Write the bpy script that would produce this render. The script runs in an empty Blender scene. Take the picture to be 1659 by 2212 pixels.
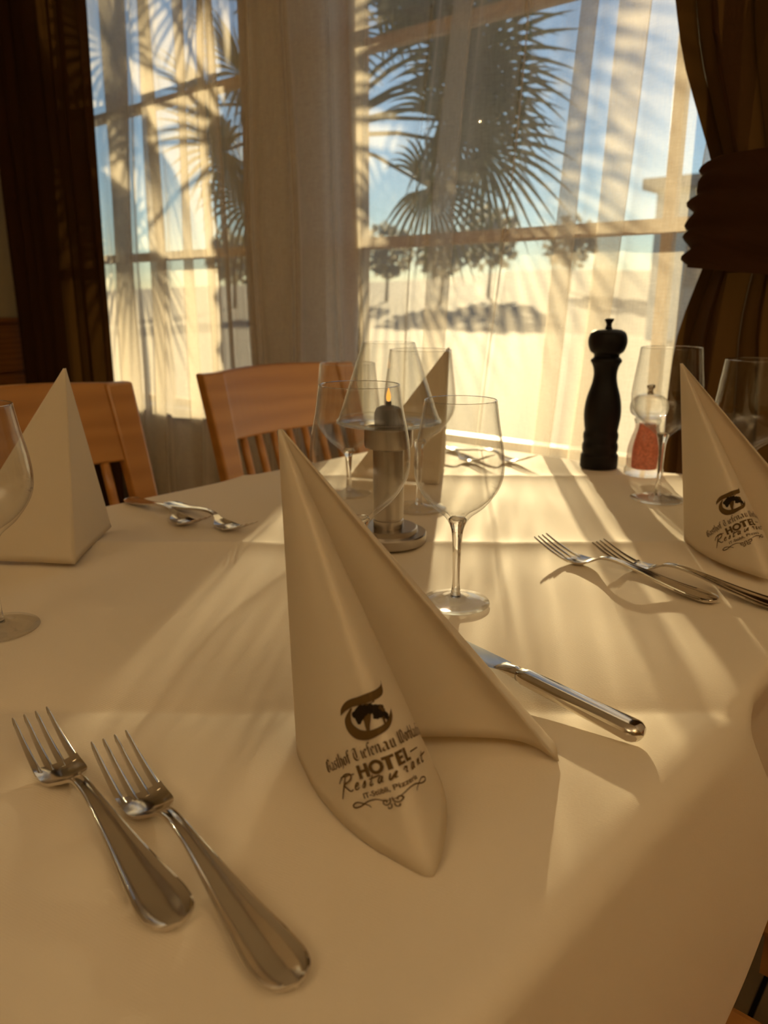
import bpy, bmesh, math, random
from mathutils import Vector, Matrix
R = math.radians
sc = bpy.context.scene
COL = sc.collection
random.seed(7)

# ------------------------------------------------------------------ camera, sky, sun, exposure
PITCH = R(15.35)
cam_d = bpy.data.cameras.new('camera'); cam = bpy.data.objects.new('camera', cam_d); COL.objects.link(cam)
cam.location = (0, 0, 1.02); cam.rotation_euler = (R(90) - PITCH, 0, 0)
cam_d.sensor_fit = 'VERTICAL'; cam_d.sensor_height = 36.0; cam_d.lens = 1661 / 2212 * 36
cam_d.clip_start = 0.02; cam_d.clip_end = 500
cam_d.dof.use_dof = True; cam_d.dof.focus_distance = 0.58; cam_d.dof.aperture_fstop = 8.0
sc.camera = cam

SUN_AZ, SUN_EL = R(6.3), R(11.8)
world = bpy.data.worlds.new('world'); sc.world = world; world.use_nodes = True
wn = world.node_tree; wn.nodes.clear()
sky = wn.nodes.new('ShaderNodeTexSky'); sky.sky_type = 'NISHITA'
sky.sun_elevation = SUN_EL; sky.sun_rotation = SUN_AZ; sky.sun_disc = True; sky.sun_intensity = 0.03
sky.sun_size = R(0.9); sky.air_density = 1.0; sky.dust_density = 0.05; sky.ozone_density = 2.5
wbg = wn.nodes.new('ShaderNodeBackground'); wbg.inputs['Strength'].default_value = 0.145
wo = wn.nodes.new('ShaderNodeOutputWorld')
wn.links.new(sky.outputs[0], wbg.inputs[0]); wn.links.new(wbg.outputs[0], wo.inputs[0])

sun_d = bpy.data.lights.new('sun', 'SUN'); sun = bpy.data.objects.new('sun', sun_d); COL.objects.link(sun)
sun_d.energy = 11.0; sun_d.color = (1.0, 0.76, 0.43); sun_d.angle = R(0.7)
sdir = Vector((math.sin(SUN_AZ) * math.cos(SUN_EL), math.cos(SUN_AZ) * math.cos(SUN_EL), math.sin(SUN_EL)))
sun.rotation_euler = sdir.to_track_quat('Z', 'Y').to_euler(); sun.location = (2, 12, 4)

sc.view_settings.view_transform = 'Standard'; sc.view_settings.look = 'None'
sc.view_settings.gamma = 1.0; sc.view_settings.use_curve_mapping = False
sc.view_settings.exposure = 0.0
sc.cycles.max_bounces = 12; sc.cycles.diffuse_bounces = 5; sc.cycles.glossy_bounces = 6
sc.cycles.transmission_bounces = 12; sc.cycles.transparent_max_bounces = 40
sc.cycles.sample_clamp_indirect = 6.0
sc.cycles.use_denoising = True

# ------------------------------------------------------------------ helpers
class MB:
    """collects vertices, faces and uvs for one mesh"""
    def __init__(s): s.v = []; s.f = []; s.m = []; s.uv = {}
    def vert(s, p): s.v.append(tuple(p)); return len(s.v) - 1
    def face(s, ids, mi=0): s.f.append(tuple(ids)); s.m.append(mi)
    def box(s, x0, x1, y0, y1, z0, z1, mi=0):
        b = len(s.v)
        for z in (z0, z1):
            for x, y in ((x0, y0), (x1, y0), (x1, y1), (x0, y1)): s.v.append((x, y, z))
        for q in ((0, 3, 2, 1), (4, 5, 6, 7), (0, 1, 5, 4), (1, 2, 6, 5), (2, 3, 7, 6), (3, 0, 4, 7)):
            s.face([b + i for i in q], mi)
    def grid(s, rows, closed=False, mi=0):
        b = len(s.v); n = len(rows[0])
        for r in rows:
            for p in r: s.v.append(tuple(p))
        for i in range(len(rows) - 1):
            for j in range(n if closed else n - 1):
                k = (j + 1) % n
                s.face((b + i * n + j, b + i * n + k, b + (i + 1) * n + k, b + (i + 1) * n + j), mi)
        return b
    def lathe(s, prof, n=48, c=(0, 0), mi=0):
        """prof: (r, z) list; r==0 ends are closed"""
        rows = []
        for r, z in prof:
            r = max(r, 1e-5)
            rows.append([(c[0] + r * math.cos(2 * math.pi * j / n), c[1] + r * math.sin(2 * math.pi * j / n), z) for j in range(n)])
        s.grid(rows, True, mi)
    def tube(s, pts, rad, n=8, mi=0):
        pts = [Vector(p) for p in pts]; rows = []
        for i, p in enumerate(pts):
            t = (pts[min(i + 1, len(pts) - 1)] - pts[max(i - 1, 0)]).normalized()
            a = t.cross(Vector((0, 0, 1)));
            if a.length < 1e-3: a = t.cross(Vector((1, 0, 0)))
            a.normalize(); b = t.cross(a)
            r = rad(i / (len(pts) - 1)) if callable(rad) else rad
            rows.append([p + a * (r * math.cos(2 * math.pi * j / n)) + b * (r * math.sin(2 * math.pi * j / n)) for j in range(n)])
        b0 = s.grid(rows, True, mi)
        s.face([b0 + j for j in range(n)][::-1], mi); e = b0 + (len(pts) - 1) * n; s.face([e + j for j in range(n)], mi)
    def mesh(s, name, smooth=True, fix=True):
        me = bpy.data.meshes.new(name); me.from_pydata(s.v, [], s.f)
        if fix:
            bm = bmesh.new(); bm.from_mesh(me)
            bmesh.ops.remove_doubles(bm, verts=bm.verts, dist=1e-6)
            bmesh.ops.recalc_face_normals(bm, faces=bm.faces); bm.to_mesh(me); bm.free()
        me.update()
        if smooth:
            for p in me.polygons: p.use_smooth = True
        return me

def obj(name, mb, mat, parent=None, smooth=True, fix=True, sharp=None, bevel=None):
    me = mb.mesh(name, smooth, fix) if isinstance(mb, MB) else mb
    if mat is not None and not me.materials: me.materials.append(mat)
    o = bpy.data.objects.new(name, me); COL.objects.link(o)
    if parent is not None: o.parent = parent
    if bevel:
        b = o.modifiers.new('bevel', 'BEVEL'); b.width = bevel; b.segments = 2; b.limit_method = 'ANGLE'
    if sharp is not None:
        bm = bmesh.new(); bm.from_mesh(me)
        for e in bm.edges:
            if len(e.link_faces) == 2 and e.calc_face_angle(0) > R(sharp): e.smooth = False
        bm.to_mesh(me); bm.free()
    return o

def tag(o, label=None, cat=None, group=None, kind=None):
    if label: o['label'] = label
    if cat: o['category'] = cat
    if group: o['group'] = group
    if kind: o['kind'] = kind
    return o

def thing(name, label, cat, loc=(0, 0, 0), rz=0.0, group=None):
    o = bpy.data.objects.new(name, None); COL.objects.link(o); o.empty_display_size = 0.05
    o.location = loc; o.rotation_euler = (0, 0, rz)
    return tag(o, label, cat, group)

def copy_thing(src, loc, rz, label, scale=None):
    r = src.copy(); COL.objects.link(r); r.location = loc; r.rotation_euler = (0, 0, rz); r['label'] = label
    if scale: r.scale = scale
    for ch in list(src.children):
        c = ch.copy(); COL.objects.link(c); c.parent = r
        for g in list(ch.children):
            d = g.copy(); COL.objects.link(d); d.parent = c
    return r

def catmull(pts, n, closed=False):
    pts = [Vector(p) for p in pts]; out = []; N = len(pts)
    segs = N if closed else N - 1
    for i in range(segs):
        p1, p2 = pts[i], pts[(i + 1) % N]
        p0 = pts[i - 1] if (i or closed) else p1 * 2 - p2
        p3 = pts[(i + 2) % N] if (i + 2 < N or closed) else p2 * 2 - p1
        for k in range(n):
            t = k / n
            out.append(0.5 * ((2 * p1) + (p2 - p0) * t + (2 * p0 - 5 * p1 + 4 * p2 - p3) * t * t + (3 * p1 - p0 - 3 * p2 + p3) * t ** 3))
    if not closed: out.append(pts[-1])
    return out

def interp(x, tab):
    if x <= tab[0][0]: return tab[0][1]
    for (a, u), (b, v) in zip(tab, tab[1:]):
        if x <= b:
            t = (x - a) / (b - a); return u + (v - u) * t
    return tab[-1][1]

def sinterp(x, tab):
    """smooth interpolation through the table"""
    xs = [a for a, _ in tab]; ys = [b for _, b in tab]; n = len(xs)
    if x <= xs[0]: return ys[0]
    if x >= xs[-1]: return ys[-1]
    for i in range(n - 1):
        if x <= xs[i + 1]:
            h = xs[i + 1] - xs[i]; t = (x - xs[i]) / h
            m0 = ((ys[i + 1] - ys[i - 1]) / (xs[i + 1] - xs[i - 1]) if i else (ys[1] - ys[0]) / h) * h
            m1 = ((ys[i + 2] - ys[i]) / (xs[i + 2] - xs[i]) if i + 2 < n else (ys[i + 1] - ys[i]) / h) * h
            return (2*t**3-3*t*t+1)*ys[i] + (t**3-2*t*t+t)*m0 + (-2*t**3+3*t*t)*ys[i+1] + (t**3-t*t)*m1

# ------------------------------------------------------------------ materials
def new_mat(name):
    m = bpy.data.materials.new(name); m.use_nodes = True; nt = m.node_tree; nt.nodes.clear()
    out = nt.nodes.new('ShaderNodeOutputMaterial'); return m, nt, out
def N(nt, t, **kw):
    n = nt.nodes.new(t)
    for k, v in kw.items():
        if k in n.inputs: n.inputs[k].default_value = v
        else: setattr(n, k, v)
    return n
def L(nt, a, b): nt.links.new(a, b)

def pbr(name, col, rough=0.5, metal=0.0, spec=0.5, noise=None, bump=None, trans=None, coat=0.0):
    m, nt, out = new_mat(name)
    b = N(nt, 'ShaderNodeBsdfPrincipled'); b.inputs['Base Color'].default_value = (*col, 1)
    b.inputs['Roughness'].default_value = rough; b.inputs['Metallic'].default_value = metal
    b.inputs['Specular IOR Level'].default_value = spec; b.inputs['Coat Weight'].default_value = coat
    tc = N(nt, 'ShaderNodeTexCoord')
    if noise:
        sc_, amt, stretch = noise
        mp = N(nt, 'ShaderNodeMapping'); mp.inputs['Scale'].default_value = stretch
        nz = N(nt, 'ShaderNodeTexNoise'); nz.inputs['Scale'].default_value = sc_; nz.inputs['Detail'].default_value = 6
        rp = N(nt, 'ShaderNodeValToRGB')
        rp.color_ramp.elements[0].position = 0.3; rp.color_ramp.elements[1].position = 0.7
        rp.color_ramp.elements[0].color = (*[c * (1 - amt) for c in col], 1)
        rp.color_ramp.elements[1].color = (*[min(1, c * (1 + amt)) for c in col], 1)
        L(nt, tc.outputs['Object'], mp.inputs['Vector']); L(nt, mp.outputs[0], nz.inputs['Vector'])
        L(nt, nz.outputs['Fac'], rp.inputs[0]); L(nt, rp.outputs[0], b.inputs['Base Color'])
    if bump:
        sc_, st = bump
        nz2 = N(nt, 'ShaderNodeTexNoise'); nz2.inputs['Scale'].default_value = sc_; nz2.inputs['Detail'].default_value = 3
        bp = N(nt, 'ShaderNodeBump'); bp.inputs['Strength'].default_value = st; bp.inputs['Distance'].default_value = 0.002
        L(nt, tc.outputs['Object'], nz2.inputs['Vector']); L(nt, nz2.outputs['Fac'], bp.inputs['Height']); L(nt, bp.outputs[0], b.inputs['Normal'])
    sh = b.outputs[0]
    if trans:
        tr = N(nt, 'ShaderNodeBsdfTranslucent'); tr.inputs['Color'].default_value = (*trans[1], 1)
        mx = N(nt, 'ShaderNodeMixShader'); mx.inputs[0].default_value = trans[0]
        L(nt, sh, mx.inputs[1]); L(nt, tr.outputs[0], mx.inputs[2]); sh = mx.outputs[0]
    L(nt, sh, out.inputs[0]); return m

def thin_glass(name, tint=(0.97, 0.98, 0.97), r0=0.07):
    m, nt, out = new_mat(name)
    lw = N(nt, 'ShaderNodeLayerWeight'); lw.inputs['Blend'].default_value = 0.5
    pw = N(nt, 'ShaderNodeMath', operation='POWER'); pw.inputs[1].default_value = 4
    ml = N(nt, 'ShaderNodeMath', operation='MULTIPLY_ADD'); ml.inputs[1].default_value = 0.95 - r0; ml.inputs[2].default_value = r0
    t = N(nt, 'ShaderNodeBsdfTransparent'); t.inputs[0].default_value = (*tint, 1)
    g = N(nt, 'ShaderNodeBsdfGlossy'); g.inputs['Roughness'].default_value = 0.0
    mx = N(nt, 'ShaderNodeMixShader')
    L(nt, lw.outputs['Facing'], pw.inputs[0]); L(nt, pw.outputs[0], ml.inputs[0]); L(nt, ml.outputs[0], mx.inputs[0])
    L(nt, t.outputs[0], mx.inputs[1]); L(nt, g.outputs[0], mx.inputs[2]); L(nt, mx.outputs[0], out.inputs[0])
    return m

def solid_glass(name, col=(1, 1, 1)):
    m, nt, out = new_mat(name)
    g = N(nt, 'ShaderNodeBsdfGlass'); g.inputs['IOR'].default_value = 1.48; g.inputs['Color'].default_value = (*col, 1); g.inputs['Roughness'].default_value = 0.0
    L(nt, g.outputs[0], out.inputs[0]); return m

def crystal(name, share, r0=0.04):
    m = thin_glass(name, (0.97, 0.97, 0.965), r0); nt = m.node_tree; out = [n for n in nt.nodes if n.type == 'OUTPUT_MATERIAL'][0]
    thin = out.inputs[0].links[0].from_socket
    g = N(nt, 'ShaderNodeBsdfGlass'); g.inputs['IOR'].default_value = 1.45; g.inputs['Roughness'].default_value = 0.0
    mx = N(nt, 'ShaderNodeMixShader'); mx.inputs[0].default_value = share
    L(nt, thin, mx.inputs[1]); L(nt, g.outputs[0], mx.inputs[2]); L(nt, mx.outputs[0], out.inputs[0]); return m

def sheer_mat():
    m, nt, out = new_mat('sheer_voile')
    lw = N(nt, 'ShaderNodeLayerWeight'); lw.inputs['Blend'].default_value = 0.5
    cs = N(nt, 'ShaderNodeMath', operation='SUBTRACT'); cs.inputs[0].default_value = 1.0            # |cos|
    mxm = N(nt, 'ShaderNodeMath', operation='MAXIMUM'); mxm.inputs[1].default_value = 0.12
    dv = N(nt, 'ShaderNodeMath', operation='DIVIDE'); dv.inputs[0].default_value = 1.0
    pw = N(nt, 'ShaderNodeMath', operation='POWER')
    L(nt, lw.outputs['Facing'], cs.inputs[1]); L(nt, cs.outputs[0], mxm.inputs[0]); L(nt, mxm.outputs[0], dv.inputs[1])
    # weave: open area varies with the threads
    tc = N(nt, 'ShaderNodeTexCoord')
    w1 = N(nt, 'ShaderNodeTexNoise'); w1.inputs['Scale'].default_value = 60; w1.inputs['Detail'].default_value = 4
    mp = N(nt, 'ShaderNodeMapping'); mp.inputs['Scale'].default_value = (1, 1, 14)
    mp2 = N(nt, 'ShaderNodeMapping'); mp2.inputs['Scale'].default_value = (9, 9, 0.6)
    w2 = N(nt, 'ShaderNodeTexNoise'); w2.inputs['Scale'].default_value = 60; w2.inputs['Detail'].default_value = 4
    ad = N(nt, 'ShaderNodeMath', operation='ADD')
    mr = N(nt, 'ShaderNodeMapRange'); mr.inputs['From Min'].default_value = 0.6; mr.inputs['From Max'].default_value = 1.4
    mr.inputs['To Min'].default_value = 0.58; mr.inputs['To Max'].default_value = 0.74
    L(nt, tc.outputs['Object'], mp.inputs[0]); L(nt, tc.outputs['Object'], mp2.inputs[0])
    L(nt, mp.outputs[0], w1.inputs['Vector']); L(nt, mp2.outputs[0], w2.inputs['Vector'])
    L(nt, w1.outputs['Fac'], ad.inputs[0]); L(nt, w2.outputs['Fac'], ad.inputs[1]); L(nt, ad.outputs[0], mr.inputs[0])
    L(nt, mr.outputs[0], pw.inputs[0]); L(nt, dv.outputs[0], pw.inputs[1])
    d = N(nt, 'ShaderNodeBsdfDiffuse'); d.inputs[0].default_value = (0.70, 0.66, 0.60, 1)
    t = N(nt, 'ShaderNodeBsdfTranslucent'); t.inputs[0].default_value = (0.84, 0.78, 0.67, 1)
    tp = N(nt, 'ShaderNodeBsdfTransparent'); tp.inputs[0].default_value = (1, 1, 1, 1)
    m1 = N(nt, 'ShaderNodeMixShader'); m1.inputs[0].default_value = 0.68
    m2 = N(nt, 'ShaderNodeMixShader')
    L(nt, d.outputs[0], m1.inputs[1]); L(nt, t.outputs[0], m1.inputs[2])
    L(nt, pw.outputs[0], m2.inputs[0]); L(nt, m1.outputs[0], m2.inputs[1]); L(nt, tp.outputs[0], m2.inputs[2])
    L(nt, m2.outputs[0], out.inputs[0]); return m

def cloth_mat():
    m, nt, out = new_mat('satin_tablecloth')
    b = N(nt, 'ShaderNodeBsdfPrincipled')
    b.inputs['Base Color'].default_value = (0.80, 0.70, 0.55, 1); b.inputs['Roughness'].default_value = 0.66
    b.inputs['Specular IOR Level'].default_value = 0.12
    b.inputs['Sheen Weight'].default_value = 0.06; b.inputs['Sheen Roughness'].default_value = 0.5
    tc = N(nt, 'ShaderNodeTexCoord')
    mp = N(nt, 'ShaderNodeMapping'); mp.inputs['Rotation'].default_value = (0, 0, R(25)); mp.inputs['Scale'].default_value = (1, 2.2, 1)
    nz = N(nt, 'ShaderNodeTexNoise'); nz.inputs['Scale'].default_value = 700; nz.inputs['Detail'].default_value = 2
    wv = N(nt, 'ShaderNodeTexWave'); wv.inputs['Scale'].default_value = 200; wv.inputs['Distortion'].default_value = 2.0; wv.bands_direction = 'Y'
    mp3 = N(nt, 'ShaderNodeMapping'); mp3.inputs['Rotation'].default_value = (0, 0, R(28))
    ad = N(nt, 'ShaderNodeMath', operation='ADD')
    bp = N(nt, 'ShaderNodeBump'); bp.inputs['Strength'].default_value = 0.22; bp.inputs['Distance'].default_value = 0.0006
    L(nt, tc.outputs['Object'], mp.inputs[0]); L(nt, mp.outputs[0], nz.inputs['Vector'])
    L(nt, tc.outputs['Object'], mp3.inputs[0]); L(nt, mp3.outputs[0], wv.inputs['Vector'])
    ad.operation = 'MULTIPLY_ADD'; ad.inputs[1].default_value = 0.35; L(nt, wv.outputs['Fac'], ad.inputs[0]); L(nt, nz.outputs['Fac'], ad.inputs[2])
    L(nt, ad.outputs[0], bp.inputs['Height']); L(nt, bp.outputs[0], b.inputs['Normal'])
    L(nt, b.outputs[0], out.inputs[0]); return m

def paper_mat():
    m, nt, out = new_mat('ribbed_paper_napkin')
    b = N(nt, 'ShaderNodeBsdfPrincipled')
    b.inputs['Base Color'].default_value = (0.85, 0.77, 0.62, 1); b.inputs['Roughness'].default_value = 0.75; b.inputs['Specular IOR Level'].default_value = 0.2
    t = N(nt, 'ShaderNodeBsdfTranslucent'); t.inputs[0].default_value = (0.92, 0.74, 0.42, 1)
    mx = N(nt, 'ShaderNodeMixShader'); mx.inputs[0].default_value = 0.28
    uv = N(nt, 'ShaderNodeUVMap')
    wv = N(nt, 'ShaderNodeTexWave'); wv.bands_direction = 'X'; wv.inputs['Scale'].default_value = 110; wv.inputs['Distortion'].default_value = 0.4
    bp = N(nt, 'ShaderNodeBump'); bp.inputs['Strength'].default_value = 0.10; bp.inputs['Distance'].default_value = 0.0005
    L(nt, uv.outputs[0], wv.inputs['Vector']); L(nt, wv.outputs['Fac'], bp.inputs['Height']); L(nt, bp.outputs[0], b.inputs['Normal'])
    L(nt, b.outputs[0], mx.inputs[1]); L(nt, t.outputs[0], mx.inputs[2]); L(nt, mx.outputs[0], out.inputs[0]); return m

def wood_mat(name, dark, light, axis=(1, 1, 1), rough=0.35):
    m, nt, out = new_mat(name)
    b = N(nt, 'ShaderNodeBsdfPrincipled'); b.inputs['Roughness'].default_value = rough; b.inputs['Coat Weight'].default_value = 0.25; b.inputs['Coat Roughness'].default_value = 0.15
    tc = N(nt, 'ShaderNodeTexCoord'); mp = N(nt, 'ShaderNodeMapping'); mp.inputs['Scale'].default_value = axis
    nz = N(nt, 'ShaderNodeTexNoise'); nz.inputs['Scale'].default_value = 5; nz.inputs['Detail'].default_value = 2
    wv = N(nt, 'ShaderNodeTexWave'); wv.inputs['Scale'].default_value = 3.5; wv.inputs['Distortion'].default_value = 7; wv.inputs['Detail'].default_value = 3; wv.inputs['Detail Scale'].default_value = 1.4; wv.bands_direction = 'Z'
    rp = N(nt, 'ShaderNodeValToRGB'); rp.color_ramp.elements[0].color = (*dark, 1); rp.color_ramp.elements[1].color = (*light, 1)
    L(nt, tc.outputs['Object'], mp.inputs[0]); L(nt, mp.outputs[0], wv.inputs['Vector']); L(nt, wv.outputs['Fac'], rp.inputs[0]); L(nt, rp.outputs[0], b.inputs['Base Color'])
    L(nt, b.outputs[0], out.inputs[0]); return m

def emit_mat(name, col, s):
    m, nt, out = new_mat(name); e = N(nt, 'ShaderNodeEmission'); e.inputs[0].default_value = (*col, 1); e.inputs[1].default_value = s
    L(nt, e.outputs[0], out.inputs[0]); return m

M = dict(
    sheer=sheer_mat(), cloth=cloth_mat(), paper=paper_mat(),
    drape=pbr('brown_velvet', (0.045, 0.019, 0.007), 0.85, spec=0.08, bump=(300, 0.3), trans=(0.022, (0.50, 0.24, 0.05))),
    plaster=pbr('olive_plaster', (0.42, 0.34, 0.20), 0.9, noise=(6, 0.06, (1, 1, 1)), bump=(120, 0.15)),
    pale_wall=pbr('pale_plaster', (0.74, 0.71, 0.69), 0.9, bump=(120, 0.1)),
    ceiling=pbr('cream_ceiling', (0.78, 0.70, 0.56), 0.9, bump=(80, 0.1)),
    frame=pbr('cream_window_paint', (0.66, 0.48, 0.28), 0.5, noise=(20, 0.05, (1, 1, 6))),
    sill=pbr('sill_stone', (0.24, 0.20, 0.17), 0.45, noise=(40, 0.12, (1, 1, 1))),
    pane=thin_glass('window_glass', (0.96, 0.98, 0.97), 0.04),
    glass=thin_glass('thin_crystal', (0.965, 0.965, 0.96), 0.035), footglass=crystal('crystal_foot', 0.25),
    solid=solid_glass('crystal_stem'),
    acrylic=crystal('clear_acrylic', 0.35),
    chair=wood_mat('cherry_wood', (0.40, 0.170, 0.038), (0.47, 0.21, 0.050), (0.5, 0.5, 2.2), 0.32),
    panel=wood_mat('wainscot_wood', (0.20, 0.08, 0.02), (0.27, 0.11, 0.03), (1, 1, 5), 0.4),
    table=wood_mat('table_wood', (0.15, 0.07, 0.03), (0.2, 0.09, 0.04)),
    steel=pbr('polished_steel', (0.72, 0.68, 0.62), 0.12, metal=1.0),
    brushed=pbr('brushed_steel', (0.46, 0.42, 0.37), 0.28, metal=1.0, bump=(900, 0.05)),
    ebony=pbr('ebony_wood', (0.006, 0.004, 0.003), 0.55, spec=0.25, noise=(30, 0.4, (1, 1, 0.2))),
    dark=pbr('dark_metal', (0.014, 0.010, 0.009), 0.4, metal=0.6),
    salt=pbr('pink_salt', (0.75, 0.30, 0.20), 0.5, noise=(260, 0.45, (1, 1, 1)), bump=(400, 0.8), trans=(0.3, (0.9, 0.4, 0.25))),
    ink=pbr('brown_ink', (0.125, 0.072, 0.022), 0.7, spec=0.1),
    ink_dark=pbr('black_ink', (0.022, 0.014, 0.007), 0.7, spec=0.1),
    tile=pbr('beige_tile', (0.66, 0.54, 0.36), 0.35, noise=(9, 0.12, (1, 1, 1))),
    grout=pbr('dark_grout', (0.03, 0.025, 0.02), 0.9),
    terrace=pbr('terrace_paving', (0.15, 0.135, 0.11), 0.85, noise=(0.35, 0.10, (1, 1, 1))),
    field=pbr('pale_field', (0.19, 0.175, 0.145), 0.9, noise=(0.2, 0.15, (1, 1, 1))),
    facade=pbr('beige_facade', (0.85, 0.78, 0.65), 0.8),
    roof=pbr('grey_roof', (0.25, 0.23, 0.22), 0.7),
    leaf=pbr('palm_leaf', (0.045, 0.055, 0.028), 0.5, trans=(0.06, (0.16, 0.17, 0.05))),
    bark=pbr('palm_trunk', (0.10, 0.065, 0.035), 0.9, bump=(60, 0.9), noise=(30, 0.3, (1, 1, 4))),
    treeleaf=pbr('haze_paled_foliage', (0.42, 0.40, 0.34), 0.8, noise=(4, 0.2, (1, 1, 1)), trans=(0.5, (0.55, 0.52, 0.42))),  # distance haze is put into the colour: leaves paler than their own tone
    pot=pbr('terracotta', (0.30, 0.13, 0.06), 0.8, noise=(12, 0.12, (1, 1, 1))),
    flame=emit_mat('candle_flame', (1.0, 0.36, 0.05), 2.2),
    lampshade=pbr('cream_lampshade', (0.8, 0.7, 0.5), 0.8, trans=(0.5, (0.9, 0.75, 0.5))),
    bulb=emit_mat('warm_bulb', (1.0, 0.62, 0.30), 10.0),
)

# ------------------------------------------------------------------ the room (wall axes: x = along the window wall, y = outwards)
YAW = R(-40)
def room(name, mb, mat, parent=None, kind='structure', **kw):
    o = obj(name, mb, mat, parent, **kw)
    if parent is None:
        o.rotation_euler = (0, 0, YAW)
        if kind: o['kind'] = kind
    return o
WIN = ((-2.62, -1.665), (-1.378, -0.02))     # the two window openings along the wall
Z0, Z1 = 0.70, 2.25                          # sill and head height
WL, WR, DB, DW, ZC = -2.78, 2.2, -3.6, 1.42, 2.55
b = MB()
b.box(WL, WIN[0][0], DW, DW + 0.12, 0, ZC); b.box(WIN[0][1], WIN[1][0], DW, DW + 0.12, 0, ZC); b.box(WIN[1][1], WR, DW, DW + 0.12, 0, ZC)
for a, c in WIN: b.box(a, c, DW, DW + 0.12, 0, Z0 - 0.03); b.box(a, c, DW, DW + 0.12, Z1, ZC)
room('wall_window', b, M['pale_wall'], smooth=False)
for nm, x0, x1, y0, y1 in (('wall_left', WL - 0.15, WL, DB, DW + 0.12), ('wall_right', WR, WR + 0.15, DB, DW + 0.12), ('wall_rear', WL, WR, DB - 0.15, DB)):
    b = MB(); b.box(x0, x1, y0, y1, 0, ZC); room(nm, b, M['plaster'], smooth=False)
b = MB(); b.box(WL - 0.15, WR + 0.15, DB - 0.15, DW + 0.12, ZC, ZC + 0.1); room('ceiling', b, M['ceiling'], smooth=False)
b = MB(); b.box(WL - 0.15, WR + 0.15, DB - 0.15, DW + 0.12, -0.1, -0.004); floor = room('floor', b, M['grout'], smooth=False)
# floor tiles, running bond
tb = MB(); tb.box(-0.197, 0.197, -0.197, 0.197, -0.004, 0.0); tm = tb.mesh('tile', False); tm.materials.append(M['tile'])
r_ = 0
y = DB + 0.2
while y < DW - 0.1:
    x = WL + 0.2 + (0.2 if r_ % 2 else 0.0)
    while x < WR - 0.15:
        o = bpy.data.objects.new('tile', tm); COL.objects.link(o); o.parent = floor; o.location = (x, y, random.uniform(-0.0006, 0.0006)); x += 0.403
    y += 0.403; r_ += 1
# wainscot on the left wall
b = MB(); b.box(WL, WL + 0.012, DB, DW, 0.0, 0.955); wp = room('trim_1', b, M['panel'], smooth=False)
for k in range(5):
    b = MB(); z = 0.10 + k * 0.17; b.box(WL + 0.012, WL + 0.026, DB, DW - 0.002, z, z + 0.162); obj('plank', b, M['panel'], wp, smooth=False, bevel=0.003)
b = MB(); b.box(WL + 0.012, WL + 0.036, DB, DW - 0.002, 0.945, 0.965); obj('cap_rail', b, M['panel'], wp, smooth=False, bevel=0.003)
# sills
for i, (a, c) in enumerate(WIN):
    b = MB(); b.box(a - 0.03, c + 0.03, DW - 0.016, DW + 0.125, Z0 - 0.03, Z0); room('trim_%d' % (i + 2), b, M['sill'], smooth=False, bevel=0.004)
# windows
for i, (a, c) in enumerate(WIN):
    w = bpy.data.objects.new('window_%d' % (i + 1), None); COL.objects.link(w); w.rotation_euler = (0, 0, YAW); w['kind'] = 'structure'
    y0, y1 = DW + 0.06, DW + 0.11; f = 0.045
    b = MB(); b.box(a, a + f, y0, y1, Z0, Z1); b.box(c - f, c, y0, y1, Z0, Z1); b.box(a + f, c - f, y0, y1, Z0, Z0 + 0.016); b.box(a + f, c - f, y0, y1, Z1 - f, Z1)
    obj('window_frame', b, M['frame'], w, smooth=False, bevel=0.004)
    zs = [Z0 + 0.016, 1.155, 1.585, 2.01, Z1 - f]
    for z in zs[1:-1]:
        b = MB(); b.box(a + f, c - f, y0 + 0.01, y1 - 0.01, z - 0.013, z + 0.013); obj('muntin', b, M['frame'], w, smooth=False, bevel=0.003)
    ms = [-2.18] if i == 0 else [-0.57]
    for x in ms:
        b = MB(); b.box(x - 0.011, x + 0.011, y0 + 0.012, y1 - 0.012, Z0 + 0.016, Z1 - f); obj('mullion', b, M['frame'], w, smooth=False, bevel=0.003)
    xs = [a + f] + [q for m_ in ms for q in (m_ - 0.011, m_ + 0.011)] + [c - f]
    for q in range(0, len(xs), 2):
        for j in range(len(zs) - 1):
            b = MB(); b.box(xs[q], xs[q + 1], y0 + 0.022, y0 + 0.026, zs[j] + 0.012 * (j > 0), zs[j + 1] - 0.012 * (j < len(zs) - 2)); obj('pane', b, M['pane'], w, smooth=False)

# ------------------------------------------------------------------ sheer curtain
BANDS = [(-2.62, -2.57), (-2.47, -2.43), (-2.36, -2.31), (-2.205, -2.085), (-2.03, -1.955), (-1.865, -1.808), (-1.76, -1.717), (-1.70, -1.662), (-1.60, -1.558), (-1.455, -1.43), (-1.31, -1.287),
         (-1.225, -1.193), (-1.044, -1.034), (-0.997, -0.938), (-0.834, -0.826), (-0.722, -0.675), (-0.641, -0.583), (-0.458, -0.417), (-0.30, -0.25), (-0.15, -0.11)]
def sheer_path():
    pts = [(-2.70, 0.0)]; d = 0.0
    for w0, w1 in BANDS:
        pw = pts[-1][0]; n = max(2, int((w0 - pw) / 0.02))
        for k in range(1, n): 
            t = k / n; pts.append((pw + (w0 - pw) * t, 0.010 * math.sin(math.pi * t) * math.sin(pw * 37)))
        pts += [(w0, -0.001), (w1 - 0.003, -0.006), (w1, -0.003), (w1 - 0.003, 0.001), (w0 + 0.003, 0.006), (w0, 0.009), (w0 + 0.003, 0.0125), (w1, 0.013), (w1 + 0.008, 0.008)]
    pts.append((-0.04, 0.0)); return pts
b = MB(); rows = []
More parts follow.
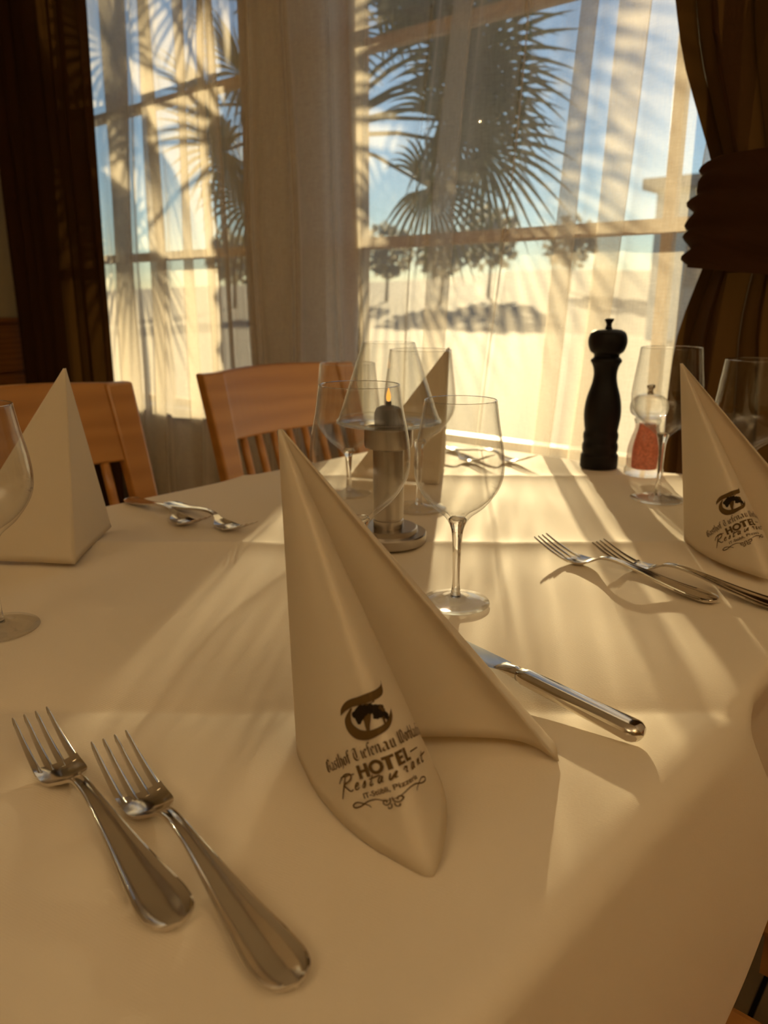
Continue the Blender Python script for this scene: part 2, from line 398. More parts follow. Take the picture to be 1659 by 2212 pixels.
for iz in range(45):
    z = 0.03 + (2.38 - 0.03) * iz / 44
    row = []
    for w, d in sheer_path():
        sh = 0.075 * (z - 1.30) * (1.0 if w > -1.2 else 0.55 if w < -1.7 else -0.25)
        wob = 0.006 * math.sin(z * 3.1 + w * 11) + 0.004 * math.sin(z * 5.7 - w * 23)
        row.append((w + sh + 0.5 * wob, 1.355 + d * (1.0 + 0.5 * math.sin(z * 2 + w * 9)) + wob, z))
    rows.append(row)
b.grid(rows)
sh = room('sheer_curtain', b, M['sheer'], kind=None, fix=False)
tag(sh, 'white sheer pleated curtain across both windows behind the table, sunlit', 'curtain')

# ------------------------------------------------------------------ brown drapes
def drape_rows(left, right, zlo, zhi, npl, amp, nz=40, d0=1.288):
    rows = []
    for iz in range(nz + 1):
        z = zlo + (zhi - zlo) * iz / nz; l, r = left(z), right(z); row = []
        n = npl * 10
        for j in range(n + 1):
            t = j / n; ph = 2 * math.pi * npl * t
            wd = (r - l); a = amp(z)
            row.append((l + wd * t + 0.25 * wd / npl * math.sin(2 * ph) * 0.5, d0 + a * math.sin(ph + 0.4 * math.sin(z * 2.2 + t * 9)) * (0.75 + 0.25 * math.sin(t * 17)), z))
        rows.append(row)
    return rows
b = MB(); b.grid(drape_rows(lambda z: -2.72 + 0.0 * z, lambda z: -2.135 + 0.02 * (z - 1.4), 0.02, 2.38, 8, lambda z: 0.034))
dl = room('drape_curtain', b, M['drape'], kind=None)
tag(dl, 'dark brown velvet drape hanging straight beside the left wall', 'curtain', 'brown drapes framing the windows')
dr = thing('drape_curtain', 'dark brown drape gathered by a wide tieback, right of the pepper mill', 'curtain', (0, 0, 0), YAW, 'brown drapes framing the windows')
lefts = [(0.02, -0.49), (0.75, -0.465), (0.84, -0.468), (0.96, -0.462), (1.06, -0.435), (1.13, -0.415), (1.196, -0.425), (1.283, -0.457), (1.37, -0.49), (1.453, -0.51), (1.8, -0.58), (2.38, -0.66)]
rights = [(0.02, 0.16), (0.85, 0.12), (1.06, -0.02), (1.13, -0.05), (1.20, -0.03), (1.37, 0.05), (1.8, 0.12), (2.38, 0.14)]
b = MB(); b.grid(drape_rows(lambda z: sinterp(z, lefts), lambda z: sinterp(z, rights), 0.02, 2.38, 7, lambda z: 0.032 if abs(z - 1.13) > 0.2 else 0.024 + 0.008 * abs(z - 1.13) / 0.2, 60))
obj('panel', b, M['drape'], dr)
# tieback: a wide band bunched round the gathered cloth
b = MB(); rows = []
for iz in range(29):
    t = iz / 28; row = []
    for j in range(64):
        a = 2 * math.pi * j / 64
        cx, rx = -0.225, 0.218; ry = 0.036
        side = max(0.0, -math.cos(a)) ** 3
        z = 1.045 + 0.185 * t + 0.030 * math.cos(a) * (t - 0.2) - 0.02 * math.cos(a)
        bulge = 0.012 * math.sin(math.pi * t) + 0.010 * side * (math.sin(t * 19 + 1.3 * math.sin(a * 3)) ** 2) + 0.004 * math.sin(t * 23 + a * 2) - 0.018 * side * t
        e = 1 if t < 1 else 0.97
        row.append((cx + (rx + bulge) * math.cos(a) * e, 1.268 + (ry + bulge) * math.sin(a) * e, z))
    rows.append(row)
b.grid(rows, True); obj('tieback', b, M['drape'], dr)
# rod that carries the curtains
b = MB(); b.tube([(-2.76, 1.315, 2.40), (0.3, 1.315, 2.40)], 0.014, 12)
for x in (-2.5, -1.5, -0.5): b.box(x - 0.01, x + 0.01, 1.315, DW, 2.39, 2.41)
rod = room('curtain_rod', b, M['table'], kind=None); tag(rod, 'dark wooden curtain rod above both windows carrying sheer and drapes', 'curtain rod')

# ------------------------------------------------------------------ table and tablecloth
TA = R(48.5); ET = Vector((math.cos(TA), math.sin(TA), 0)); NT = Vector((math.sin(TA), -math.cos(TA), 0))
TN0, TN1, TS0, TS1, ZT = -0.952, -0.145, -0.12, 1.215, 0.75
def tbl(s, n, z): return ET * s + NT * n + Vector((0, 0, z))
table = thing('dining_table', 'rectangular wooden dining table covered by the cream cloth', 'table', (0, 0, 0), TA)
b = MB(); b.box(TS0, TS1, -TN1, -TN0, ZT - 0.040, ZT - 0.015); obj('tabletop', b, M['table'], table, smooth=False, bevel=0.004)
b = MB(); b.box(TS0 + 0.06, TS1 - 0.06, -TN1 + 0.06, -TN1 + 0.08, ZT - 0.11, ZT - 0.040); b.box(TS0 + 0.06, TS1 - 0.06, -TN0 - 0.08, -TN0 - 0.06, ZT - 0.11, ZT - 0.040)
obj('apron', b, M['table'], table, smooth=False)
b = MB(); b.box(0.50, 0.60, -(TN0 + TN1) / 2 - 0.05, -(TN0 + TN1) / 2 + 0.05, 0.05, ZT - 0.040); obj('pedestal', b, M['table'], table, smooth=False, bevel=0.006)
b = MB(); b.box(0.36, 0.74, -(TN0 + TN1) / 2 - 0.13, -(TN0 + TN1) / 2 + 0.13, 0.0, 0.05); obj('foot_plate', b, M['table'], table, smooth=False, bevel=0.006)

def crease(d, w): return math.exp(-abs(d) / w)
def cloth_h(x, y):
    h = 0.0
    h -= 0.0068 * crease(y - 0.480, 0.036)
    h += 0.0056 * crease(y - 0.836, 0.024)
    h += 0.0050 * crease(y - 1.186, 0.026)
    h -= 0.0016 * crease(x + 0.118, 0.014)
    h -= 0.0012 * crease(x - 0.235, 0.014)
    h += 0.0005 * math.sin(x * 23 + y * 9) * math.sin(y * 31 + 1.3) + 0.0004 * math.sin(x * 47 - y * 18)
    return h
RAD = 0.018
RIDGE = [(0.0, 0.504, 0.004), (0.037, 0.531, 0.012), (0.085, 0.559, 0.022), (0.128, 0.578, 0.028), (0.152, 0.582, 0.030), (0.177, 0.574, 0.029), (0.227, 0.541, 0.024), (0.259, 0.510, 0.019), (0.289, 0.482, 0.015), (0.42, 0.40, 0.012)]
def drop_pt(s, n_edge, outward, d, main):
    """a point d metres of cloth past the edge: quarter-round then down"""
    if d < RAD * 1.5708:
        a = d / RAD; o = RAD * math.sin(a); z = -RAD * (1 - math.cos(a))
    else:
        o = RAD; z = -RAD - (d - RAD * 1.5708)
    dep = -z; bulge = 0.0
    if main:
        rs = sinterp(dep, [(p[0], p[1]) for p in RIDGE]); ro = sinterp(dep, [(p[0], p[2]) for p in RIDGE])
        q = s - 0.504                                                    # the mesh columns follow the crease down
        e = 0.012 * min(1, dep / 0.15)
        left = (ro + e) * math.exp(q / 0.20) - e
        right = ro - min(ro + 0.045 * min(1, dep / 0.12), q * 1.1 * min(1, dep / 0.06))
        kk = 0.006; bulge = -kk * math.log(math.exp(-left / kk) + math.exp(-right / kk)) if abs(left - right) < 0.1 else min(left, right)
        bulge += 0.006 * math.sin(s * 14 + 2) * min(1, dep / 0.2) * max(0.0, min(1.0, (-q - 0.12) / 0.15))
    else:
        bulge = 0.005 * (1 + math.sin(s * 16)) * min(1, dep / 0.2)
    return o + bulge, z
b = MB()
DROP, DROP_L = 0.250, 0.215
def lin(a, c, step):
    n = max(1, int(round((c - a) / step))); return [a + (c - a) * i / n for i in range(n + 1)]
ss = lin(TS0, TS1, 0.005); nn = lin(TN0, TN1, 0.005)
ds = [RAD * 1.5708 * i / 6 for i in range(1, 7)] + [RAD * 1.5708 + (DROP) * i / 34 for i in range(1, 35)]
def top(s, n):
    p = ET * s + NT * n; return Vector((p.x, p.y, ZT + cloth_h(p.x, p.y)))
rows = []
for s in ss:
    row = []
    for d in reversed(ds):
        d = min(d, d if d < 0.03 else 0.028 + (d - 0.028) * DROP_L / DROP)
        o, z = drop_pt(s, TN0, -1, d, False); p = tbl(s, TN0 - o, ZT + z); row.append(p)
    for n in nn: row.append(top(s, n))
    for d in ds:
        o, z = drop_pt(s, TN1, 1, d, True); q = top(s, TN1); f = max(0, 1 - d / 0.05)
        s2 = s + (sinterp(-z, [(p_[0], p_[1]) for p_ in RIDGE]) - 0.504) * math.exp(-((s - 0.504) / 0.13) ** 2); p = tbl(s2, TN1 + o, ZT + z + (q.z - ZT) * f); row.append(p)
    rows.append(row)
b.grid(rows)
# the two ends, and rounded corners joining sides and ends
for s_e, sg in ((TS0, -1), (TS1, 1)):
    rows = []
    for n in nn:
        row = [top(s_e, n)]
        for d in ds:
            d = d if d < 0.03 else 0.028 + (d - 0.028) * DROP_L / DROP
            o, z = drop_pt(n, 0, 1, d, False); row.append(tbl(s_e + sg * o, n, ZT + z))
        rows.append(row)
    b.grid(rows)
    for n_e, sn in ((TN0, -1), (TN1, 1)):
        rows = []
        for k in range(13):
            a = math.pi / 2 * k / 12; row = [top(s_e, n_e)]
            for d in ds:
                if n_e == TN0 and d > 0.03: d = 0.028 + (d - 0.028) * DROP_L / DROP
                o1, z = drop_pt(s_e, 0, 1, d, n_e == TN1); o2, _ = drop_pt(n_e, 0, 1, d, False)
                o = o1 * math.cos(a) ** 2 + o2 * math.sin(a) ** 2 + (0.01 if sg > 0 else 0.08) * (math.sin(2 * a) ** 2) * min(1, -z / 0.3)
                row.append(tbl(s_e + sg * o * math.sin(a), n_e + sn * o * math.cos(a), ZT + z))
            rows.append(row)
        b.grid(rows)
cl = obj('tablecloth', b, M['cloth']); tag(cl, 'cream satin tablecloth with ironed fold lines draped over the dining table', 'tablecloth')

def on_cloth(x, y, r=0.03):
    return ZT + 0.0004 + max(cloth_h(x + r * k * math.cos(a), y + r * k * math.sin(a)) for k in (0, .5, 1) for a in [math.pi * i / 6 for i in range(12)])
# ------------------------------------------------------------------ napkins
APEX = Vector((-0.0085, -0.008, 0.203))
FRONT = [(0.006, 0.006), (-0.004, -0.006), (0.004, -0.032), (0.0145, -0.056), (0.034, -0.0855), (0.0555, -0.106), (0.0740, -0.1170), (0.0845, -0.094), (0.0875, -0.066), (0.080, -0.036), (0.060, -0.012), (0.034, 0.000), (0.010, 0.005)]
RIGHT = [(0.008, 0.004), (0.040, -0.002), (0.079, -0.002), (0.123, -0.004), (0.142, -0.008), (0.156, -0.020), (0.156, 0.004), (0.138, 0.024), (0.100, 0.038), (0.055, 0.034), (0.020, 0.016)]
def base_curve(ctrl, k=8):
    c = [Vector((p[0], p[1], 0)) for p in ctrl]
    if ctrl is RIGHT:                                                    # the right panel is folded sharply along its long edge
        i = max(range(len(c)), key=lambda q: c[q].length); return catmull(c[:i + 1], k)[:-1] + catmull(c[i:], k)
    return catmull(c, k)
TIP = 6 / 12                                                             # the free corner of the rolled panel; past it the paper edge rises
def cone_rows(curve, nv=26, lift=None, roll=False):
    rows = []
    for i, p in enumerate(curve):
        t = i / (len(curve) - 1); q = p.copy()
        if lift: q.z = lift(t)
        f_ = 1 - 0.13 * ((t - TIP) / (1 - TIP)) ** 0.8 if roll and t > TIP else 1.0; row = []
        for j in range(nv + 1):
            v = 0.012 + (f_ - 0.012) * j / nv; row.append(APEX.lerp(q, v))
        rows.append(row)
    return rows
SHARP_F = [(0.0, 0.0), (0.020, -0.030), (0.042, -0.066), (0.0735, -0.1185), (0.070, -0.080), (0.045, -0.025), (0.012, 0.0)]
SHARP_R = [(0.0, 0.0), (0.035, 0.012), (0.08, 0.030), (0.135, 0.052), (0.110, 0.030), (0.050, 0.006), (0.012, 0.0)]
def polyline(ctrl, k=8):
    c = [Vector((p[0], p[1], 0)) for p in ctrl]; out = []
    for a_, c_ in zip(c, c[1:]): out += [a_.lerp(c_, i / k) for i in range(k)]
    return out + [c[-1]]
def napkin_mesh(sharp=False):
    me = bpy.data.meshes.new('folded_sheet'); v = []; f = []; uvs = []
    for ctrl, lift in ((SHARP_F, None), (SHARP_R, None)) if sharp else ((FRONT, None), (RIGHT, lambda t: 0.006 * max(0, math.sin(min(1, t * 2.05) * math.pi)) ** 1 if t < 0.49 else 0.0)):
        cv = polyline(ctrl) if sharp else base_curve(ctrl); rows = cone_rows(cv, 26, lift, ctrl is FRONT); b0 = len(v); nr = len(rows); nc = len(rows[0])
        arc = [0.0]
        for i in range(1, nr): arc.append(arc[-1] + (cv[i] - cv[i - 1]).length)
        for i, r in enumerate(rows):
            for j, p in enumerate(r): v.append(tuple(p)); uvs.append((arc[i] * 5.0, j / (nc - 1)))
        for i in range(nr - 1):
            for j in range(nc - 1): f.append((b0 + i * nc + j, b0 + (i + 1) * nc + j, b0 + (i + 1) * nc + j + 1, b0 + i * nc + j + 1))
    me.from_pydata(v, [], f); uvl = me.uv_layers.new(name='UVMap')
    for lp in me.loops: uvl.data[lp.index].uv = uvs[lp.vertex_index]
    for p in me.polygons: p.use_smooth = True
    me.materials.append(M['paper']); me.update(); return me

# flat print: polygons in logo units, wrapped on the rolled front panel
class Print:
    def __init__(s): s.polys = []
    def poly(s, pts): s.polys.append([tuple(p) for p in pts])
    def ribbon(s, pts, w):
        pts = [Vector((p[0], p[1])) for p in pts]
        if len(pts) == 2:
            m = max(1, int((pts[1] - pts[0]).length / 0.2)); pts = [pts[0].lerp(pts[1], i / m) for i in range(m + 1)]
        n = len(pts); le = []; ri = []
        for i, p in enumerate(pts):
            t = pts[min(i + 1, n - 1)] - pts[max(i - 1, 0)]
            if t.length < 1e-6: t = Vector((1, 0))
            t.normalize(); q = Vector((-t.y, t.x)); ww = w(i / (n - 1)) if callable(w) else w
            le.append(p + q * ww / 2); ri.append(p - q * ww / 2)
        for i in range(n - 1): s.poly([ri[i], ri[i + 1], le[i + 1], le[i]])
    def nib(s, pts, w, ang=38):
        v = Vector((math.cos(R(ang)), math.sin(R(ang)))) * (w / 2)
        pts = [Vector((p[0], p[1])) for p in pts]
        for a, c in zip(pts, pts[1:]):
            m = max(1, int((c - a).length / 0.5))
            for k in range(m):
                p, q = a.lerp(c, k / m), a.lerp(c, (k + 1) / m); s.poly([p - v, q - v, q + v, p + v])
BL = {
 'G': (1.15, [[(.9, 1.3), (.6, 1.55), (.25, 1.4), (.1, .8), (.2, .2), (.55, 0), (.88, .2), (.88, .8), (.55, .72)], [(.45, 1.4), (.42, .3)]]),
 'T': (1.1, [[(0, 1.25), (.25, 1.5), (.6, 1.38), (.98, 1.58)], [(.5, 1.35), (.18, 1.05), (.1, .5), (.28, .1), (.6, 0), (.92, .28)], [(.52, 1.3), (.52, .3)]]),
 'W': (1.45, [[(0, 1.35), (.22, 1.5), (.24, .2), (.45, 0), (.66, .25), (.66, 1.5)], [(.66, .25), (.85, 0), (1.15, .3), (1.15, 1.2), (.92, 1.55)]]),
 'a': (.72, [[(.08, .85), (.32, 1), (.48, .85), (.48, .1), (.6, .03)], [(.48, .58), (.15, .42), (.08, .15), (.25, 0), (.48, .18)]]),
 's': (.6, [[(.48, .9), (.25, 1), (.1, .8), (.42, .42), (.4, .1), (.2, 0), (.03, .12)]]),
 't': (.52, [[(.2, 1.3), (.2, .12), (.32, 0), (.45, .1)], [(.02, .98), (.42, .98)]]),
 'h': (.72, [[(.12, 1.6), (.12, .03)], [(.12, .85), (.38, 1), (.52, .82), (.52, .1), (.38, -.28)]]),
 'o': (.68, [[(.3, 0), (.1, .15), (.1, .85), (.3, 1), (.52, .85), (.52, .15), (.3, 0)]]),
 'f': (.5, [[(.2, 0), (.2, 1.35), (.36, 1.58), (.55, 1.45)], [(.0, .98), (.42, .98)]]),
 'i': (.38, [[(.06, .88), (.17, .98), (.17, .1), (.3, .02)], [(.15, 1.3), (.24, 1.38)]]),
 'e': (.6, [[(.48, .15), (.28, 0), (.1, .14), (.1, .85), (.3, 1), (.48, .78), (.12, .5)]]),
 'n': (.74, [[(.04, .9), (.14, .98), (.14, .05)], [(.14, .84), (.4, 1), (.53, .85), (.53, .1), (.63, .02)]]),
 'u': (.74, [[(.04, .9), (.14, .98), (.14, .15), (.32, 0), (.53, .15)], [(.53, 1), (.53, .1), (.64, .02)]]),
 'r': (.55, [[(.04, .9), (.14, .98), (.14, .05)], [(.14, .82), (.34, 1), (.48, .85)]]),
 'b': (.68, [[(.12, 1.6), (.12, .14), (.3, 0), (.52, .15), (.52, .85), (.35, 1), (.12, .84)]]),
 'l': (.36, [[(.12, 1.6), (.12, .14), (.26, .02)]]),
 ' ': (.5, []),
}
def blackletter(P, text, x0, y0, h, squeeze=1.0, arc=0.0, span=None):
    wid = sum(BL[c][0] for c in text) * h * squeeze
    k = (span / wid) if span else 1.0; x = x0
    for c in text:
        adv, strokes = BL[c]
        for st in strokes:
            for (ax, ay), (bx, by) in zip(st, st[1:]):
                def mp(px, py):
                    X = x + px * h * squeeze * k; t = (X - x0) / (span or wid) * 2 - 1
                    return (X, y0 + py * h + arc * (1 - t * t))
                P.nib([mp(ax, ay), mp(bx, by)], 0.19 * h)
        x += adv * h * squeeze * k
SCR = {
 'R': (1.6, [[(.1, -.55), (.75, 1.55)], [(-.1, 1.0), (.2, 1.45), (.8, 1.75), (1.4, 1.6), (1.3, 1.1), (.6, .8), (.5, .75), (.95, .25), (1.3, .0), (1.6, .1)]]),
 'e': (1.0, [[(.1, .35), (.5, .55), (.6, .8), (.4, .85), (.15, .5), (.15, .12), (.4, .0), (.75, .2)]]),
 's': (1.0, [[(.1, .15), (.5, .85), (.5, .3), (.35, .0), (.1, .08)]]),
 't': (1.0, [[(.55, 1.35), (.2, .2), (.3, .0), (.6, .15)], [(.05, .85), (1.6, 1.0)]]),
 'T': (1.0, [[(.55, 1.35), (.2, .2), (.3, .0), (.5, .1)], [(.1, .85), (1.3, 1.05)]]),
 'a': (1.05, [[(.7, .75), (.4, .8), (.12, .4), (.15, .05), (.4, .1), (.7, .75), (.6, .1), (.8, .08)]]),
 'u': (1.1, [[(.15, .8), (.1, .1), (.3, .02), (.7, .8), (.62, .08), (.85, .1)]]),
 'r': (1.0, [[(.1, .5), (.3, .85), (.4, .68), (.62, .72), (.5, .1), (.75, .1)]]),
 'n': (1.05, [[(.15, .0), (.3, .8), (.35, .4), (.65, .8), (.6, .1), (.85, .12)]]),
}
def logo():
    P = Print(); D = Print()
    # big letter: top stroke, crescent bowl
    up = catmull([(-2.42, 6.45), (-2.1, 7.2), (-1.2, 7.75), (0.2, 7.7), (1.5, 7.75), (2.35, 8.05), (2.62, 8.62)], 6)
    lo = catmull([(-2.42, 6.45), (-1.75, 6.75), (-0.9, 6.9), (0.2, 6.75), (1.4, 6.75), (2.3, 7.2), (2.62, 8.62)], 6)
    for i in range(len(up) - 1): P.poly([lo[i][:2], lo[i + 1][:2], up[i + 1][:2], up[i][:2]])
    ou = catmull([(-1.15, 6.85), (-2.1, 5.9), (-2.2, 4.6), (-1.5, 3.4), (-0.2, 2.95), (1.3, 3.3), (2.3, 4.2), (2.6, 5.2)], 6)
    inn = catmull([(-0.95, 6.8), (-1.35, 6.1), (-1.45, 5.2), (-0.9, 4.3), (0.1, 3.85), (1.1, 3.95), (2.0, 4.5), (2.6, 5.2)], 6)
    for i in range(len(ou) - 1): P.poly([ou[i][:2], ou[i + 1][:2], inn[i + 1][:2], inn[i][:2]])
    # tree inside: trunk and ragged crown
    P.ribbon(catmull([(0.2, 5.6), (0.1, 5.0), (-0.05, 4.4), (-0.15, 3.8)], 4), lambda t: 0.85 - 0.55 * t)
    P.ribbon([(1.3, 4.75), (1.25, 4.0)], 0.18)
    P.ribbon([(0.45, 6.9), (0.5, 6.55), (1.0, 6.6), (1.1, 6.95)], 0.14)
    rnd = random.Random(3)
    for cx, cy, r in ((-0.75, 6.0, .45), (-0.2, 6.25, .55), (0.35, 6.25, .5), (-0.6, 5.45, .42), (-0.35, 5.75, .5), (0.1, 5.95, .5), (0.75, 5.95, .45), (1.15, 5.75, .45), (1.1, 5.35, .45), (1.35, 5.05, .42), (1.6, 4.75, .36), (0.95, 5.0, .3), (1.75, 4.4, .22), (-0.75, 5.1, .25)):
        n = 14; D.poly([(cx + r * (0.85 + 0.3 * rnd.random()) * math.cos(2 * math.pi * k / n), cy + r * (0.85 + 0.3 * rnd.random()) * math.sin(2 * math.pi * k / n)) for k in range(n)])
    for p, q in (((1.45, 5.75), .28), ((1.55, 5.4), .2)): P.poly([(p[0] + q * math.cos(k), p[1] + q * math.sin(k)) for k in [2 * math.pi * i / 10 for i in range(10)]])
    T = Print()
    blackletter(T, 'Gasthof Tiefenau Worblaufen', -6.75, 0.88, 0.92, 0.8, 0.42, 14.2)
    # HOTEL in heavy strokes
    w = 0.36; y0, y1 = -0.75, 0.75
    def bar(a, c, ww=w): T.ribbon([a, c], ww)
    bar((-2.45, y0), (-2.45, y1)); bar((-1.65, y0), (-1.65, y1)); bar((-2.45, 0), (-1.65, 0), 0.3)
    T.ribbon([(-0.62 + 0.60 * math.cos(k), 0.6 * math.sin(k) * 1.0) for k in [2 * math.pi * i / 28 for i in range(29)]], w)
    bar((0.12, y1 - .16), (1.02, y1 - .16), .32); bar((0.57, y0), (0.57, y1 - .1))
    bar((1.30, y0), (1.30, y1)); bar((1.3, y1 - .15), (1.92, y1 - .15), .3); bar((1.3, 0), (1.85, 0), .3); bar((1.3, y0 + .15), (1.92, y0 + .15), .3)
    bar((2.26, y0), (2.26, y1)); bar((2.26, y0 + .15), (2.86, y0 + .15), .3)
    T.ribbon([(-4.9 + 0.3 * i, 0.0) for i in range(7)], 0.13); T.ribbon([(3.1 + 0.3 * i, 0.0) for i in range(6)], 0.13)
    # Restaurant, wide script
    for c, x in zip('RestaurAnt'.lower().replace('r', 'R', 1), (-5.5, -3.6, -2.75, -1.95, -1.0, 0.15, 1.25, 2.35, 3.4, 4.4)):
        k = 0.8 if c != 'R' else 1.1
        for st in SCR[c][1]:
            pts = [(x + (q[0] + 0.25 * q[1]) * k, -1.72 + q[1] * k) for q in catmull([(p[0], p[1]) for p in st], 5)] if len(st) > 2 else [(x + (p[0] + 0.25 * p[1]) * k, -1.72 + p[1] * k) for p in st]
            T.ribbon(pts, lambda t: 0.11 + 0.07 * math.sin(math.pi * t))
    # flourish
    for sg in (1, -1):
        T.ribbon([(sg * q[0] - 0.2, q[1] - 3.55) for q in catmull([(0.25, -0.15), (0.7, -0.1), (1.5, 0.28), (2.4, 0.3), (3.3, 0.0), (4.0, 0.0), (4.15, 0.3), (3.6, 0.5), (2.9, 0.2), (2.4, -0.15), (2.25, -0.4)], 6)], lambda t: 0.07 + 0.09 * math.sin(math.pi * t))
        T.ribbon([(sg * q[0] - 0.2, q[1] - 3.55) for q in catmull([(0.1, 0.05), (0.2, -0.4), (0.6, -0.6), (0.9, -0.35), (0.75, -0.05), (0.5, -0.15), (0.55, -0.35)], 6)], 0.12)
        T.ribbon([(sg * q[0] - 0.2, q[1] - 3.55) for q in catmull([(0.15, -0.55), (0.2, -0.9), (0.5, -1.0), (0.55, -0.78)], 6)], 0.12)
    return P, D, T
def text_polys(txt, size, cx, cy, off=0.0):
    cu = bpy.data.curves.new('print_text', 'FONT'); cu.body = txt; cu.size = size; cu.align_x = 'CENTER'; cu.offset = off
    o = bpy.data.objects.new('print_text', cu); COL.objects.link(o)
    me = bpy.data.meshes.new_from_object(o.evaluated_get(bpy.context.evaluated_depsgraph_get()))
    v = [(p.co.x + cx, p.co.y + cy) for p in me.vertices]; out = [[v[i] for i in p.vertices] for p in me.polygons]
    bpy.data.objects.remove(o); bpy.data.curves.remove(cu); bpy.data.meshes.remove(me); return out

LOGO_T, LOGO_R, UNIT, UNIT_Y, LOGO_ROT = 0.46, 0.188, 0.0067, 0.0046, R(3)      # where on the rolled panel the print sits (angle share, distance from the apex)
def wrap_table():
    cv = base_curve(FRONT, 24); rel = [p - APEX for p in cv]; th = [0.0]
    for i in range(1, len(rel)): th.append(th[-1] + rel[i - 1].angle(rel[i]))
    return rel, th
def wrap_mesh(name, polys, mat):
    rel, th = wrap_table(); th0 = LOGO_T * th[-1]; me = bpy.data.meshes.new(name); v = []; f = []
    import bisect
    k0 = len(rel) // 3; n0 = (rel[k0 + 1] - rel[k0]).cross(rel[k0]); sgn = 1 if n0.dot(Vector((rel[k0].x - 0.045, rel[k0].y + 0.045, 0))) > 0 else -1
    for pl in polys:
        ids = []
        for x, y in pl:
            x, y = x * UNIT, y * UNIT_Y; x, y = x * math.cos(LOGO_ROT) - y * math.sin(LOGO_ROT), x * math.sin(LOGO_ROT) + y * math.cos(LOGO_ROT)
            X, Y = x, LOGO_R - y
            r = math.hypot(X, Y); a = th0 + math.atan2(X, Y)
            i = max(1, min(len(th) - 1, bisect.bisect(th, a))); t = (a - th[i - 1]) / (th[i] - th[i - 1] + 1e-9)
            d = rel[i - 1].lerp(rel[i], t); nrm = (rel[i] - rel[i - 1]).cross(rel[i]).normalized()
            nrm = nrm * sgn
            v.append(tuple(APEX + d.normalized() * r + nrm * 0.0010)); ids.append(len(v) - 1)
        f.append(ids)
    me.from_pydata(v, [], f); me.materials.append(mat); me.update(); return me

nap_sharp = napkin_mesh(True)
P_, D_, T_ = logo()
lettering = T_.polys + text_polys('IT-Stübli, Pizzeria', 0.80, -0.1, -2.85, 0.012)
def printed_set(lean):
    global APEX
    keep = APEX; APEX = keep + Vector(lean); out = [napkin_mesh()] + [wrap_mesh(n_, p_, m_) for n_, p_, m_ in (('printed_emblem', P_.polys, M['ink']), ('printed_tree', D_.polys, M['ink_dark']), ('printed_lettering', lettering, M['ink']))]
    APEX = keep; return out
SETS = {'near': printed_set((0, 0, 0)), 'right': printed_set((-0.019, -0.006, -0.002))}
def napkin(loc, rz, label, printed, scale=1.0):
    c_ = Matrix.Rotation(rz, 3, 'Z') @ Vector((.07, -.03, 0)); loc = (loc[0], loc[1], on_cloth(loc[0] + c_.x, loc[1] + c_.y, 0.085))
    t = thing('paper_napkin', label, 'napkin', loc, rz, 'folded napkins standing on the table'); t.scale = (scale,) * 3
    sh_ = obj('folded_sheet', SETS[printed][0] if printed else nap_sharp, None, t, sharp=None if printed else 20)
    so = sh_.modifiers.new('thickness', 'SOLIDIFY'); so.thickness = 0.0008; so.offset = 0
    if printed:
        for me in SETS[printed][1:]: obj(me.name.split('.')[0], me, None, t)
    return t
napkin((-0.050, 0.430, ZT), 0.0, 'cream paper napkin cone with printed emblem, standing in front of the candle holder', 'near')
napkin((0.350, 0.846, ZT), R(-20), 'cream paper napkin cone with printed emblem, cut by the right picture edge behind two forks', 'right')
napkin((-0.322, 0.757, ZT), R(152), 'plain pale napkin cone showing its sharp back edge, in front of the left chair', False)
napkin((0.082, 1.125, ZT), R(140), 'shadowed napkin cone seen through the candle glass, nearest the window', False)

# ------------------------------------------------------------------ wine glasses
def arc_prof(pts, n): return [(p[0], p[1]) for p in catmull([(a, c) for a, c in pts], n)]
def wine_glass(name, label, loc, rim, mx, zmx, h, zb, foot, stem_r=0.0042, group='stemmed glasses on the table'):
    t = thing(name, label, 'glass', loc, 0.0, group); th = 0.0011
    outer = arc_prof([(stem_r * 1.5, zb - 0.004), (mx * 0.30, zb + 0.005), (mx * 0.62, zb + (zmx - zb) * 0.36), (mx * 0.91, zb + (zmx - zb) * 0.74), (mx, zmx + 0.004), (mx * 0.97, zmx + (h - zmx) * 0.35), (rim + (mx - rim) * 0.35, zmx + (h - zmx) * 0.7), (rim, h)], 8)
    inner = []
    for i, (r, z) in enumerate(outer):
        k = max(0.0, 1 - (z - zb) / (0.55 * (zmx - zb) + 1e-6)); inner.append((max(r - th - 0.001 * k, 0.0), z + th * 0.4 + 0.0035 * k))
    b = MB(); b.lathe(outer + [(rim - th * 0.3, h + 0.0005), (rim - th * 0.8, h)] + inner[::-1][:-1] + [(0.0, zb + 0.003)], 64); obj('bowl', b, M['glass'], t)
    b = MB(); b.lathe(arc_prof([(stem_r * 1.15, 0.006), (stem_r * 0.82, 0.020), (stem_r * 0.85, zb * 0.55), (stem_r * 1.15, zb * 0.85), (stem_r * 1.7, zb - 0.002)], 6) + [(stem_r * 2.0, zb + 0.0022), (stem_r * 1.5, zb + 0.0042), (0.0, zb + 0.0046)], 32)
    b.lathe([(0, 0.006), (stem_r * 1.15, 0.006)], 32)
    obj('stem', b, M['solid'], t)
    b = MB(); b.lathe([(0, 0.0003), (foot * 0.6, 0.0007), (foot - 0.001, 0.0003), (foot, 0.0012), (foot - 0.0006, 0.0022), (foot * 0.7, 0.0032), (foot * 0.35, 0.0048), (stem_r * 2.0, 0.0068), (stem_r * 1.2, 0.0085), (0, 0.0086)], 64)
    obj('foot', b, M['footglass'], t); return t
SM = dict(rim=0.0315, mx=0.0398, zmx=0.122, h=0.187, zb=0.078, foot=0.0315)
BG = dict(rim=0.0395, mx=0.0465, zmx=0.138, h=0.209, zb=0.090, foot=0.037)
